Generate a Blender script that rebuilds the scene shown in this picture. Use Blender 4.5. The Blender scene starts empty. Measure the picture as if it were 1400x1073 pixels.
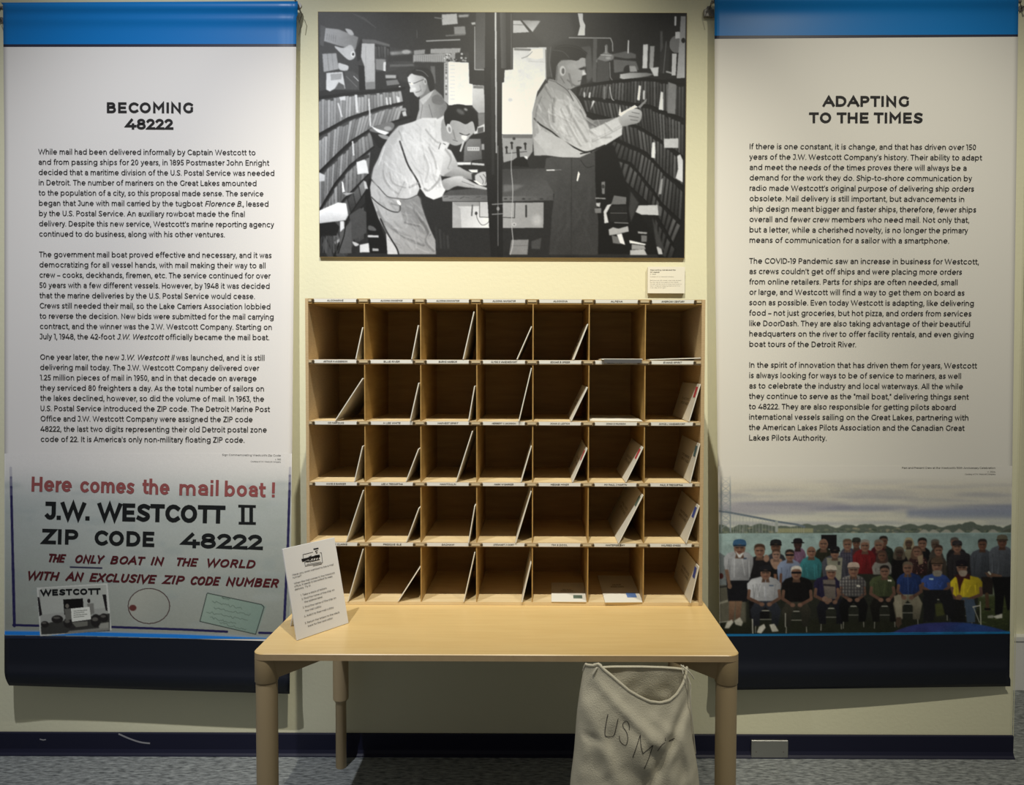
import bpy, bmesh, math, random
import numpy as np
from mathutils import Vector, Matrix, noise
C = bpy.context.scene.collection
SC = bpy.context.scene
PI = math.pi
# ------------------------------------------------------------------ camera model (1400 x 1073)
W0, H0, F = 1400, 1073, 1060.0
PX0, PY0 = 738.0, 536.5
CAMP = np.array([0.0, -2.335, 1.193])
TH, RO = math.radians(2.0), 0.0035
_f = np.array([0, math.cos(TH), -math.sin(TH)])
_u = np.array([0, math.sin(TH), math.cos(TH)])
_r = np.array([1.0, 0, 0])
RV = _r * math.cos(RO) + _u * math.sin(RO)
UV = _u * math.cos(RO) - _r * math.sin(RO)
def ray(px, py):
    return _f + RV * ((px - PX0) / F) - UV * ((py - PY0) / F)
def at_y(px, py, y=0.0):
    d = ray(px, py); t = (y - CAMP[1]) / d[1]; return CAMP + d * t
def at_z(px, py, z=0.0):
    d = ray(px, py); t = (z - CAMP[2]) / d[2]; return CAMP + d * t
def proj(p):
    v = np.array(p, float) - CAMP; d = v @ _f
    return PX0 + F * (v @ RV) / d, PY0 - F * (v @ UV) / d
cam = bpy.data.cameras.new('camera'); camo = bpy.data.objects.new('camera', cam); C.objects.link(camo)
cam.sensor_width = 36; cam.lens = F / W0 * 36; cam.sensor_fit = 'HORIZONTAL'
cam.shift_x = -(PX0 - W0 / 2) / W0; cam.shift_y = (PY0 - H0 / 2) / W0
cam.clip_start = 0.05
M3 = Matrix(((RV[0], UV[0], -_f[0]), (RV[1], UV[1], -_f[1]), (RV[2], UV[2], -_f[2])))
camo.matrix_world = Matrix.Translation(Vector(CAMP)) @ M3.to_4x4()
SC.camera = camo
# ------------------------------------------------------------------ helpers
def lin(c):
    c = np.asarray(c, float) / 255.0
    return np.where(c <= 0.04045, c / 12.92, ((c + 0.055) / 1.055) ** 2.4)
def mat(name, col, rough=0.6, spec=0.5, metal=0.0, var=0.0, scale=20, bump=0.0, bscale=200, stretch=(1, 1, 1), col2=None, attr=None, coat=0):
    m = bpy.data.materials.new(name); m.use_nodes = True; nt = m.node_tree
    b = nt.nodes['Principled BSDF']
    b.inputs['Roughness'].default_value = rough; b.inputs['Metallic'].default_value = metal
    b.inputs['Specular IOR Level'].default_value = spec
    b.inputs['Coat Weight'].default_value = coat
    b.inputs['Base Color'].default_value = (*col, 1)
    if attr:
        a = nt.nodes.new('ShaderNodeAttribute'); a.attribute_name = attr
        nt.links.new(a.outputs['Color'], b.inputs['Base Color'])
    if var or col2 or bump:
        tc = nt.nodes.new('ShaderNodeTexCoord'); mp = nt.nodes.new('ShaderNodeMapping')
        mp.inputs['Scale'].default_value = stretch; nt.links.new(tc.outputs['Object'], mp.inputs['Vector'])
    if var or col2:
        n = nt.nodes.new('ShaderNodeTexNoise'); n.inputs['Scale'].default_value = scale; n.inputs['Detail'].default_value = 6
        n.inputs['Roughness'].default_value = 0.6
        nt.links.new(mp.outputs['Vector'], n.inputs['Vector'])
        r = nt.nodes.new('ShaderNodeValToRGB'); r.color_ramp.elements[0].position = 0.32; r.color_ramp.elements[1].position = 0.68
        c2 = col2 or tuple(min(1, x * (1 + var)) for x in col); c1 = col if col2 else tuple(x * (1 - var) for x in col)
        r.color_ramp.elements[0].color = (*c1, 1); r.color_ramp.elements[1].color = (*c2, 1)
        nt.links.new(n.outputs['Fac'], r.inputs['Fac']); nt.links.new(r.outputs['Color'], b.inputs['Base Color'])
    if bump:
        n2 = nt.nodes.new('ShaderNodeTexNoise'); n2.inputs['Scale'].default_value = bscale; n2.inputs['Detail'].default_value = 3
        nt.links.new(mp.outputs['Vector'], n2.inputs['Vector'])
        bp = nt.nodes.new('ShaderNodeBump'); bp.inputs['Strength'].default_value = bump; bp.inputs['Distance'].default_value = 0.002
        nt.links.new(n2.outputs['Fac'], bp.inputs['Height']); nt.links.new(bp.outputs['Normal'], b.inputs['Normal'])
    return m
def empty(name, label=None, cat=None, loc=(0, 0, 0), group=None):
    o = bpy.data.objects.new(name, None); C.objects.link(o); o.location = loc; o.empty_display_size = 0.05
    if label: o['label'] = label
    if cat: o['category'] = cat
    if group: o['group'] = group
    return o
def tag(o, label, cat, group=None):
    o['label'] = label; o['category'] = cat
    if group: o['group'] = group
    return o
def ploc(parent):
    v = Vector((0, 0, 0))
    while parent is not None: v += parent.location; parent = parent.parent
    return v
def link(name, me, parent=None, kind=None):
    o = bpy.data.objects.new(name, me); C.objects.link(o)
    if parent is not None:            # mesh data comes in world coordinates
        o.parent = parent; me.transform(Matrix.Translation(-ploc(parent)))
    if kind: o['kind'] = kind
    return o
class MB:
    def __init__(s): s.v = []; s.f = []; s.m = []
    def add(s, vs, fs, mi=0):
        n = len(s.v); s.v += [tuple(map(float, v)) for v in vs]
        s.f += [tuple(i + n for i in f) for f in fs]; s.m += [mi] * len(fs)
    def box(s, a, b, mi=0):
        (x0, y0, z0), (x1, y1, z1) = a, b
        s.add([(x0, y0, z0), (x1, y0, z0), (x1, y1, z0), (x0, y1, z0), (x0, y0, z1), (x1, y0, z1), (x1, y1, z1), (x0, y1, z1)],
              [(0, 3, 2, 1), (4, 5, 6, 7), (0, 1, 5, 4), (1, 2, 6, 5), (2, 3, 7, 6), (3, 0, 4, 7)], mi)
    def hexa(s, q0, q1, mi=0):
        s.add(list(q0) + list(q1), [(3, 2, 1, 0), (4, 5, 6, 7), (0, 1, 5, 4), (1, 2, 6, 5), (2, 3, 7, 6), (3, 0, 4, 7)], mi)
    def lathe(s, cx, cy, prof, n=40, mi=0):
        vs = []; fs = []
        for (r, z) in prof:
            for k in range(n):
                a = 2 * PI * k / n; vs.append((cx + r * math.cos(a), cy + r * math.sin(a), z))
        for i in range(len(prof) - 1):
            for k in range(n):
                k2 = (k + 1) % n; fs.append((i * n + k, i * n + k2, (i + 1) * n + k2, (i + 1) * n + k))
        fs.append(tuple(range(n))); fs.append(tuple((len(prof) - 1) * n + k for k in range(n)))
        s.add(vs, fs, mi)
    def tube(s, pts, r, n=8, mi=0):
        pts = [Vector(p) for p in pts]; vs = []; fs = []
        for i, p in enumerate(pts):
            t = (pts[min(i + 1, len(pts) - 1)] - pts[max(i - 1, 0)]).normalized()
            a = t.orthogonal().normalized() if i == 0 else (a - t * a.dot(t)).normalized()
            b = t.cross(a); rr = r[i] if isinstance(r, (list, tuple)) else r
            for k in range(n):
                q = 2 * PI * k / n; vs.append(p + (a * math.cos(q) + b * math.sin(q)) * rr)
        for i in range(len(pts) - 1):
            for k in range(n):
                k2 = (k + 1) % n; fs.append((i * n + k, i * n + k2, (i + 1) * n + k2, (i + 1) * n + k))
        fs.append(tuple(range(n - 1, -1, -1))); fs.append(tuple((len(pts) - 1) * n + k for k in range(n)))
        s.add(vs, fs, mi)
    def build(s, name, mats, parent=None, smooth=False, bevel=0, kind=None, seg=2):
        me = bpy.data.meshes.new(name); me.from_pydata(s.v, [], s.f); me.validate(); me.update()
        for m in (mats if isinstance(mats, (list, tuple)) else [mats]): me.materials.append(m)
        if len(s.m) == len(me.polygons): me.polygons.foreach_set('material_index', s.m)
        bm = bmesh.new(); bm.from_mesh(me); bmesh.ops.recalc_face_normals(bm, faces=bm.faces)
        if bevel:
            es = [e for e in bm.edges if len(e.link_faces) == 2 and e.calc_face_angle(0) > 0.6]
            bmesh.ops.bevel(bm, geom=es, offset=bevel, segments=seg, affect='EDGES', profile=0.5)
        bm.to_mesh(me); bm.free()
        o = link(name, me, parent, kind)
        if smooth:
            me.shade_smooth()
            try: me.set_sharp_from_angle(angle=math.radians(38))
            except Exception: pass
        return o
# ------------------------------------------------------------------ stroke lettering
def arc(cx, cy, rx, ry, a0, a1, n=None):
    n = n or max(3, int(abs(a1 - a0) / 24))
    return [(cx + rx * math.cos(math.radians(a0 + (a1 - a0) * i / n)), cy + ry * math.sin(math.radians(a0 + (a1 - a0) * i / n))) for i in range(n + 1)]
def sm(pts, k=5):
    P = [pts[0]] + list(pts) + [pts[-1]]; out = []
    for i in range(1, len(P) - 2):
        p0, p1, p2, p3 = [np.array(q, float) for q in P[i - 1:i + 3]]
        for j in range(k):
            t = j / k
            out.append(tuple(0.5 * ((2 * p1) + (-p0 + p2) * t + (2 * p0 - 5 * p1 + 4 * p2 - p3) * t * t + (-p0 + 3 * p1 - 3 * p2 + p3) * t ** 3)))
    out.append(tuple(pts[-1])); return out
_fonts = {}
def font(w):
    if w in _fonts: return _fonts[w]
    h = w / 2; B = h; T = 1 - h; M = 0.76 - h; D = -0.28 + h; A = 1.06 - h; Y = (T + B) / 2
    lr = (M - B) / 2; ly = (M + B) / 2; lx = lr * 1.08; s = 0.085 + h; R = s + 2 * lx
    G = {}
    def g(c, adv, *st): G[c] = (adv, [list(x) for x in st])
    # lower case
    g('o', R + s, arc(s + lx, ly, lx, lr, 0, 360))
    g('c', R + s - .1, arc(s + lx, ly, lx, lr, 48, 312))
    g('e', R + s - .02, [(s, ly), (R, ly)] , arc(s + lx, ly, lx, lr, 0, 306))
    g('a', s * 2 + .5, arc(s + .25, M - .19, .26, .19, 150, 0) + [(s + .51, B)],
      [(s + .51, ly + .02), (s + .2, ly + .02)] + arc(s + .19, (ly + .02 + B) / 2, .19, (ly + .02 - B) / 2, 90, 270) + [(s + .3, B)] + arc(s + .33, B + .14, .18, .14, -90, -10))
    g('b', R + s, [(s, A), (s, B)], arc(s + lx, ly, lx, lr, 0, 360)); g('d', R + s, [(R, A), (R, B)], arc(s + lx, ly, lx, lr, 0, 360))
    g('p', R + s, [(s, M), (s, D)], arc(s + lx, ly, lx, lr, 0, 360)); g('q', R + s, [(R, M), (R, D)], arc(s + lx, ly, lx, lr, 0, 360))
    g('f', s + .34, [(s + .08, B)] + arc(s + .27, A - .17, .19, .17, 180, 75), [(s - .03, M - .02), (s + .24, M - .02)])
    g('g', R + s, [(R, M), (R, D + .2)] + arc(s + lx, D + .2, lx, .2, 0, -145), arc(s + lx, ly + .02, lx, lr - .02, 0, 360))
    n_ = lambda x, r: arc(x + r, M - r * 1.02, r, r * 1.02, 180, 0) + [(x + 2 * r, B)]
    g('h', s * 2 + .56, [(s, A), (s, B)], n_(s, .28)); g('n', s * 2 + .56, [(s, M), (s, B)], n_(s, .28))
    g('m', s * 2 + .98, [(s, M), (s, B)], n_(s, .245), n_(s + .49, .245))
    g('i', s * 2, [(s, M), (s, B)], [(s, 1.0 - h * .3), (s, 1.0 - h * .3 + .001)]); g('l', s * 2, [(s, A), (s, B)])
    g('j', s * 2, [(s, M), (s, D + .15)] + arc(s - .15, D + .15, .15, .15, 0, -80), [(s, 1.0 - h * .3), (s, 1.0 - h * .3 + .001)])
    g('k', s * 2 + .44, [(s, A), (s, B)], [(s, B + .2), (s + .46, M)], [(s + .17, ly), (s + .49, B)])
    g('r', s + .3, [(s, M), (s, B)], arc(s + .29, M - .3, .29, .3, 180, 95)); g('t', s + .36, [(s + .06, M + .2)] + arc(s + .22, B + .15, .16, .15, 180, 290), [(s - .05, M - .02), (s + .28, M - .02)])
    S = lambda x, wd, b, t: sm([(x + wd, t - .1 * (t - b)), (x + wd * .55, t), (x + wd * .12, t - .13 * (t - b)), (x + wd * .14, t - .36 * (t - b)), (x + wd * .55, (t + b) / 2 - .01), (x + wd * .97, b + .33 * (t - b)), (x + wd * .93, b + .12 * (t - b)), (x + wd * .5, b), (x, b + .12 * (t - b))], 3)
    g('s', s * 2 + .38, S(s - .02, .42, B, M))
    g('u', s * 2 + .56, [(s + .56, M), (s + .56, B)], [(s, M)] + arc(s + .28, B + .285, .28, .285, 180, 360))
    g('v', .72, [(.1, M), (.36, B), (.62, M)]); g('w', 1.1, [(.1, M), (.33, B), (.55, M), (.77, B), (1.0, M)])
    g('x', .7, [(.12, M), (.58, B)], [(.58, M), (.12, B)]); g('y', .72, [(.1, M), (.37, B)], [(.63, M), (.33, D + .12), (.14, D)])
    g('z', .64, [(.12, M), (.52, M), (.12, B), (.53, B)])
    # capitals
    Ry = (T - B) / 2; Rx = Ry * 1.06
    g('O', 2 * s + 2 * Rx, arc(s + Rx, Y, Rx, Ry, 0, 360)); g('Q', 2 * s + 2 * Rx, arc(s + Rx, Y, Rx, Ry, 0, 360), [(s + Rx, B + .12), (s + 2 * Rx, B - .1)])
    g('C', s + 2 * Rx - .02, arc(s + Rx, Y, Rx, Ry, 47, 313)); g('G', 2 * s + 2 * Rx - .14, arc(s + Rx, Y, Rx, Ry, 47, 315) + [(s + 1.72 * Rx, Y - .04)])
    g('A', 1.02, [(.07, B), (.51, T), (.95, B)], [(.22, B + .26), (.8, B + .26)])
    g('B', s * 2 + .62, [(s, B), (s, T), (s + .34, T)] + arc(s + .36, T - .205 + h * .4, .2, .205 - h * .4, 90, -90) + [(s, Y + .03)], [(s, Y + .03), (s + .38, Y + .03)] + arc(s + .39, (Y + .03 + B) / 2, .24, (Y + .03 - B) / 2, 90, -90) + [(s, B)])
    g('D', s * 2 + .72, [(s, B), (s, T), (s + .3, T)] + arc(s + .32, Y, .42, Ry, 90, -90) + [(s, B)])
    g('E', s * 2 + .54, [(s + .56, T), (s, T), (s, B), (s + .58, B)], [(s, Y), (s + .5, Y)]); g('F', s * 2 + .5, [(s + .56, T), (s, T), (s, B)], [(s, Y - .03), (s + .5, Y - .03)])
    g('H', s * 2 + .68, [(s, T), (s, B)], [(s + .68, T), (s + .68, B)], [(s, Y), (s + .68, Y)]); g('I', s * 2, [(s, T), (s, B)])
    g('J', s + .5, [(.14, T), (s + .34, T), (s + .34, B + .24)] + arc(s + .12, B + .22, .22, .22, 0, -145))
    g('K', s * 2 + .6, [(s, T), (s, B)], [(s + .6, T), (s, B + .28)], [(s + .2, Y - .03), (s + .64, B)]); g('L', s * 2 + .46, [(s, T), (s, B), (s + .54, B)])
    g('M', s * 2 + .82, [(s, B), (s, T), (s + .41, B + .3), (s + .82, T), (s + .82, B)]); g('N', s * 2 + .68, [(s, B), (s, T), (s + .68, B), (s + .68, T)])
    g('P', s * 2 + .56, [(s, B), (s, T), (s + .33, T)] + arc(s + .34, T - .26 + h * .4, .25, .26 - h * .4, 90, -90) + [(s, T - .52 + h * .8)])
    g('R', s * 2 + .6, [(s, B), (s, T), (s + .33, T)] + arc(s + .34, T - .25 + h * .4, .25, .25 - h * .4, 90, -90) + [(s, T - .5 + h * .8)], [(s + .33, Y - .05), (s + .6, B)])
    g('S', s * 2 + .55, S(s - .03, .6, B, T)); g('T', .84, [(.08, T), (.76, T)], [(.42, T), (.42, B)])
    g('U', s * 2 + .66, [(s, T)] + arc(s + .33, B + .33, .33, .33, 180, 360) + [(s + .66, T)]); g('V', .98, [(.07, T), (.49, B), (.91, T)])
    g('W', 1.5, [(.08, T), (.42, B), (.75, T), (1.08, B), (1.42, T)]); g('X', .92, [(.12, T), (.8, B)], [(.8, T), (.12, B)])
    g('Y', .88, [(.06, T), (.44, Y - .08), (.82, T)], [(.44, Y - .08), (.44, B)]); g('Z', .86, [(.12, T), (.74, T), (.12, B), (.76, B)])
    # figures
    g('0', .82, arc(.41, Y, .41 - s, Ry, 0, 360)); g('1', .46, [(.05, T), (.28, T), (.28, B)])
    g('2', .76, arc(.36, T - .27 * (T - B), .26, .27 * (T - B), 160, -38) + [(.13, B), (.68, B)]); g('3', .72, [(.12, T), (.58, T), (.34, Y + .05)] + arc(.34, (B + Y + .05) / 2, .27, (Y + .05 - B) / 2, 90, -140))
    g('4', .92, [(.66, B), (.66, .46)], [(.54, T), (.09, B + .20), (.86, B + .20)]); g('5', .72, [(.6, T), (.2, T), (.16, Y + .04), (.34, Y + .06)] + arc(.34, (B + Y + .06) / 2, .27, (Y + .06 - B) / 2, 90, -140))
    g('6', .78, sm([(.62, T - .03), (.42, T), (.2, Y + .18), (.14, B + .3)]), arc(.4, B + .31 * (T - B), .27, .31 * (T - B), 0, 360)); g('7', .76, [(.1, T - .12), (.1, T), (.66, T), (.34, B)])
    q = T - B; g('8', .84, arc(.42, T - .23 * q, .25, .23 * q, 0, 360), arc(.42, B + .27 * q, .30, .27 * q, 0, 360)); g('9', .78, sm([(.16, B + .03), (.36, B), (.58, Y - .18), (.64, T - .3)]), arc(.38, T - .31 * (T - B), .27, .31 * (T - B), 0, 360))
    g('.', .28, [(.14, B), (.14, B + .001)]); g(',', .28, [(.14, B + .02), (.1, -.12)]); g("'", .22, [(.11, T), (.11, T - .18)]); g('"', .4, [(.12, T), (.12, T - .18)], [(.28, T), (.28, T - .18)])
    g('-', .48, [(.12, ly - .02), (.36, ly - .02)]); g('_', .7, [(.08, ly - .02), (.62, ly - .02)]); g('!', .3, [(.15, T), (.15, .36)], [(.15, B), (.15, B + .001)]); g('/', .5, [(.06, B - .1), (.44, T + .1)])
    g('?', .6, arc(.28, T - .22, .2, .22, 160, -60) + [(.3, .34)], [(.3, B), (.3, B + .001)]); g('(', .36, arc(.5, Y, .36, .64, 130, 230)); g(')', .36, arc(-.14, Y, .36, .64, -50, 50)); g(':', .28, [(.14, B), (.14, B + .001)], [(.14, M), (.14, M + .001)])
    g(' ', .36)
    _fonts[w] = G; return G
def strokes(text, w, ls=0.0):
    G = font(w); x = 0; out = []
    for i, ch in enumerate(text):
        adv, st = G.get(ch, G[' ']); fr = i / max(1, len(text))
        for p in st: out.append((fr, [(a + x, b) for a, b in p]))
        x += adv + ls
    return out, x - ls
def ribbon(pts, wd, closed_tol=1e-4):
    """flat ribbon around a polyline (2-D). returns verts, quads"""
    P = [np.array(p, float) for p in pts]
    Q = [P[0]]
    for p in P[1:]:
        if np.linalg.norm(p - Q[-1]) > 1e-5: Q.append(p)
    P = Q; h = wd / 2
    if len(P) < 2: c = P[0]; return [(c[0] - h, c[1] - h), (c[0] + h, c[1] - h), (c[0] + h, c[1] + h), (c[0] - h, c[1] + h)], [(0, 1, 2, 3)]
    closed = np.linalg.norm(P[0] - P[-1]) < 1e-3 * max(1, wd) and len(P) > 4
    if not closed:
        e0 = P[0] - P[1]; e1 = P[-1] - P[-2]
        P[0] = P[0] + e0 / np.linalg.norm(e0) * h * .98; P[-1] = P[-1] + e1 / np.linalg.norm(e1) * h * .98
    n = len(P); L = []; Rr = []
    for i in range(n):
        if closed: a = P[(i - 1) % (n - 1)]; b = P[(i + 1) % (n - 1)] if i < n - 1 else P[1]; c = P[i]
        else: a = P[max(i - 1, 0)]; b = P[min(i + 1, n - 1)]; c = P[i]
        d0 = c - a; d1 = b - c
        l0 = np.linalg.norm(d0); l1 = np.linalg.norm(d1)
        if l0 < 1e-9: d0, l0 = d1, l1
        if l1 < 1e-9: d1, l1 = d0, l0
        d0 = d0 / l0; d1 = d1 / l1
        n0 = np.array([-d0[1], d0[0]]); n1 = np.array([-d1[1], d1[0]]); m = n0 + n1; lm = np.linalg.norm(m)
        m = n0 if lm < 0.2 else m / lm
        k = h / max(0.42, float(m @ n0)); L.append(c + m * k); Rr.append(c - m * k)
    return [tuple(v) for v in L + Rr], [(i, i + 1, n + i + 1, n + i) for i in range(n - 1)]
class Ink:
    """collects flat ink (2-D polygons) and maps it to the surface with place(u, v)"""
    def __init__(s): s.v = []; s.f = []; s.q = set()
    def poly(s, vs, fs):
        n = len(s.v); s.v += vs; s.f += [tuple(i + n for i in f) for f in fs]
    def line(s, pts, wd): s.poly(*ribbon(pts, wd))
    def text(s, txt, a, b, cap, w=0.13, ls=0.0, slant=0.0, ital=None, wob=0.0, yflip=True, natural=False, jit=None):
        """a,b: baseline end points; cap: cap height; v grows downward when yflip"""
        st, tot = strokes(txt, w, ls); a = np.array(a, float); b = np.array(b, float)
        if natural: d = (b - a) / np.linalg.norm(b - a); b = a + d * tot * cap
        e = (b - a) / tot; d = (b - a) / np.linalg.norm(b - a); up = np.array([d[1], -d[0]]) if yflip else np.array([-d[1], d[0]])
        rnd = random.Random(len(txt) * 7 + 3)
        off = {}
        for fr, p in st:
            sl = slant
            if ital and ital[0] <= fr < ital[1]: sl = 0.22
            j = off.setdefault(fr, rnd.uniform(-1, 1) * wob)
            q = [tuple(a + e * (x) + d * sl * y * cap + up * (y * cap + j * cap)) for x, y in p]
            s.line(q, w * cap)
        return b
    def build(s, name, m, place, parent):
        me = bpy.data.meshes.new(name)
        me.from_pydata([tuple(place(u, v)) for u, v in s.v], [], s.f); me.update(); me.materials.append(m)
        return link(name, me, parent)
# ------------------------------------------------------------------ printed pictures (drawn as ink on a fine grid)
def smooth_pts(pts, closed=True, k=4):
    n = len(pts); out = []
    for i in range(n if closed else n - 1):
        g = (lambda j: np.array(pts[j % n], float)) if closed else (lambda j: np.array(pts[min(max(j, 0), n - 1)], float))
        p0, p1, p2, p3 = g(i - 1), g(i), g(i + 1), g(i + 2)
        for j in range(k):
            t = j / k; out.append(0.5 * ((2 * p1) + (-p0 + p2) * t + (2 * p0 - 5 * p1 + 4 * p2 - p3) * t * t + (-p0 + 3 * p1 - 3 * p2 + p3) * t ** 3))
    if not closed: out.append(np.array(pts[-1], float))
    return [tuple(p) for p in out]
class Picture:
    def __init__(s, x0, y0, x1, y1, res, bg):
        s.x0, s.y0, s.R = x0, y0, res; s.W = int(round((x1 - x0) * res)); s.H = int(round((y1 - y0) * res)); s.x1, s.y1 = x1, y1
        s.a = np.empty((s.H, s.W, 3)); s.a[:] = np.array(bg, float) if np.ndim(bg) else float(bg)
        s.tr = (0.0, 0.0, 1.0)
    def zoom(s, ox, oy, k): s.tr = (ox, oy, k)
    def T(s, pts): ox, oy, k = s.tr; return [((ox + x / k - s.x0) * s.R, (oy + y / k - s.y0) * s.R) for x, y in pts]
    def _blend(s, m, ax, ay, c):
        h, w = m.shape
        if h == 0 or w == 0: return
        if isinstance(c, tuple) and len(c) == 5 and c[0] == 'g':
            (xa, ya), (xb, yb) = s.T([c[3], c[4]]); dx, dy = xb - xa, yb - ya
            yy, xx = np.mgrid[ay:ay + h, ax:ax + w]; t = np.clip(((xx - xa) * dx + (yy - ya) * dy) / (dx * dx + dy * dy + 1e-9), 0, 1)[..., None]
            c0 = np.ones(3) * np.array(c[1], float); c1 = np.ones(3) * np.array(c[2], float); col = c0 * (1 - t) + c1 * t
        else: col = np.ones(3) * np.array(c, float)
        r = s.a[ay:ay + h, ax:ax + w]; r += (col - r) * m[..., None]
    @staticmethod
    def _blur(m, r):
        r = int(round(r))
        if r < 1: return m
        for ax in (0, 1):
            for _ in range(2):
                c = np.cumsum(np.pad(m, [(r + 1, r) if a == ax else (0, 0) for a in (0, 1)], mode='edge'), axis=ax); k = 2 * r + 1
                m = (c[k:] - c[:-k]) / k if ax == 0 else (c[:, k:] - c[:, :-k]) / k
        return m
    def P(s, pts, c, sm=0, soft=0.0, al=1.0):
        if sm: pts = smooth_pts(pts)
        q = np.array(s.T(pts)); pad = int(soft * s.R * 2) + 2
        ax = max(0, int(q[:, 0].min()) - pad); bx = min(s.W, int(q[:, 0].max()) + pad + 1); ay = max(0, int(q[:, 1].min()) - pad); by = min(s.H, int(q[:, 1].max()) + pad + 1)
        if bx <= ax or by <= ay: return
        X = np.arange(ax, bx) + .5; Y = (np.arange(ay, by) + .5)[:, None]; m = np.zeros((by - ay, bx - ax), bool); n = len(q)
        for i in range(n):
            (xi, yi), (xj, yj) = q[i], q[(i + 1) % n]
            if yi == yj: continue
            m ^= ((yi > Y) != (yj > Y)) & (X < (xj - xi) * (Y - yi) / (yj - yi) + xi)
        m = m.astype(float)
        if soft: m = s._blur(m, soft * s.R)
        s._blend(m * al, ax, ay, c)
    def L(s, pts, w, c, sm=0, soft=0.0, al=1.0):
        if sm: pts = smooth_pts(pts, False)
        k = s.tr[2]; q = np.array(s.T(pts)); hw = w / k * s.R / 2; pad = int(hw + soft * s.R * 2) + 3
        ax = max(0, int(q[:, 0].min()) - pad); bx = min(s.W, int(q[:, 0].max()) + pad + 1); ay = max(0, int(q[:, 1].min()) - pad); by = min(s.H, int(q[:, 1].max()) + pad + 1)
        if bx <= ax or by <= ay: return
        yy, xx = np.mgrid[ay:by, ax:bx] + .5; d = np.full(xx.shape, 1e9)
        for (x0, y0), (x1, y1) in zip(q[:-1], q[1:]):
            dx, dy = x1 - x0, y1 - y0; t = np.clip(((xx - x0) * dx + (yy - y0) * dy) / (dx * dx + dy * dy + 1e-9), 0, 1)
            d = np.minimum(d, np.hypot(xx - x0 - t * dx, yy - y0 - t * dy))
        e = 0.5 + soft * s.R; m = np.clip((hw - d) / e + .5, 0, 1); s._blend(m * al, ax, ay, c)
    def E(s, cx, cy, rx, ry, c, rot=0, soft=0.0, al=1.0):
        r = math.radians(rot)
        s.P([(cx + rx * math.cos(a) * math.cos(r) - ry * math.sin(a) * math.sin(r), cy + rx * math.cos(a) * math.sin(r) + ry * math.sin(a) * math.cos(r)) for a in np.linspace(0, 2 * PI, 25)[:-1]], c, 0, soft, al)
    def fold(s, q, w, v):
        if v < 95: s.L(q, w * 1.15, v, 1, .45); return
        s.L(q, w * 2.6, v - 18, 1, 1.5, .55); s.L([(x + w * .9, y - w * .7) for x, y in q], w * 1.3, min(255, v + 75), 1, .9, .38)
    def cloth(s, poly, n, ang, ln, lo, hi, seed, w=9, al=.35):
        """soft creases scattered over a garment"""
        r = random.Random(seed); xs = [p[0] for p in poly]; ys = [p[1] for p in poly]
        def ins(x, y):
            c = False; j = len(poly) - 1
            for i in range(len(poly)):
                (xi, yi), (xj, yj) = poly[i], poly[j]
                if (yi > y) != (yj > y) and x < (xj - xi) * (y - yi) / (yj - yi) + xi: c = not c
                j = i
            return c
        for _ in range(n):
            x, y = r.uniform(min(xs), max(xs)), r.uniform(min(ys), max(ys)); a = math.radians(ang + r.uniform(-28, 28)); l = ln * r.uniform(.4, 1); b = a + r.uniform(-.5, .5)
            q = [(x, y), (x + math.cos(a) * l / 2, y + math.sin(a) * l / 2), (x + (math.cos(a) + math.cos(b)) * l / 2, y + (math.sin(a) + math.sin(b)) * l / 2)]
            if all(ins(*p) for p in q): s.L(q, w * r.uniform(.6, 1.5), r.choice([lo, hi]), 1, r.uniform(.7, 1.6), al * r.uniform(.4, .9))
    def rows(s, top, bot, n, lo, hi, gap=30, gw=0.12, seed=1, var=0.12, soft=.2):
        """upright letters packed between two shelf lines"""
        rnd = random.Random(seed)
        def on(c, t):
            seg = [math.dist(a, b) for a, b in zip(c[:-1], c[1:])]; L = sum(seg) * t
            for (a, b), l in zip(zip(c[:-1], c[1:]), seg):
                if L <= l or (a, b) == (c[-2], c[-1]): k = L / max(l, 1e-6); return (a[0] + (b[0] - a[0]) * k, a[1] + (b[1] - a[1]) * k)
                L -= l
        s.P(list(top) + list(bot)[::-1], gap)
        for i in range(n):
            t0 = i / n; t1 = (i + 1 - gw) / n; v = rnd.uniform(lo, hi); d = rnd.uniform(0, var)
            a, b, c_, e = on(top, t0), on(top, t1), on(bot, t1), on(bot, t0)
            a = (a[0] + (e[0] - a[0]) * d, a[1] + (e[1] - a[1]) * d); d2 = max(0, d + rnd.uniform(-.05, .05)); b = (b[0] + (c_[0] - b[0]) * d2, b[1] + (c_[1] - b[1]) * d2)
            s.P([a, b, c_, e], ('g', v + 8, v - 14, a, e), 0, soft)
            if rnd.random() < .35: s.L([((a[0] + b[0]) / 2, (a[1] + b[1]) / 2), ((c_[0] + e[0]) / 2, (c_[1] + e[1]) / 2)], .5 * s.tr[2], v + 30, al=.6)
    def grain(s, amt, seed=5, cell=1):
        r = np.random.RandomState(seed); h, w = s.H // cell + 2, s.W // cell + 2; n = s._blur(r.randn(h, w), 1) * 1.6
        n = np.kron(n, np.ones((cell, cell)))[:s.H, :s.W]; s.a += (n * amt)[..., None]
    def mottle(s, amt, seed=3):
        r = np.random.RandomState(seed); t = 0
        for rad, k in ((3, .5), (8, .8), (20, 1.0)):
            n = s._blur(r.randn(s.H, s.W), rad); n = n / n.std(); t = t + n * k
        s.a *= (1 + np.clip(t * amt, -.25, .25))[..., None]
    def desat(s, k): g = s.a.mean(-1, keepdims=True); s.a = g + (s.a - g) * k
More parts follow.
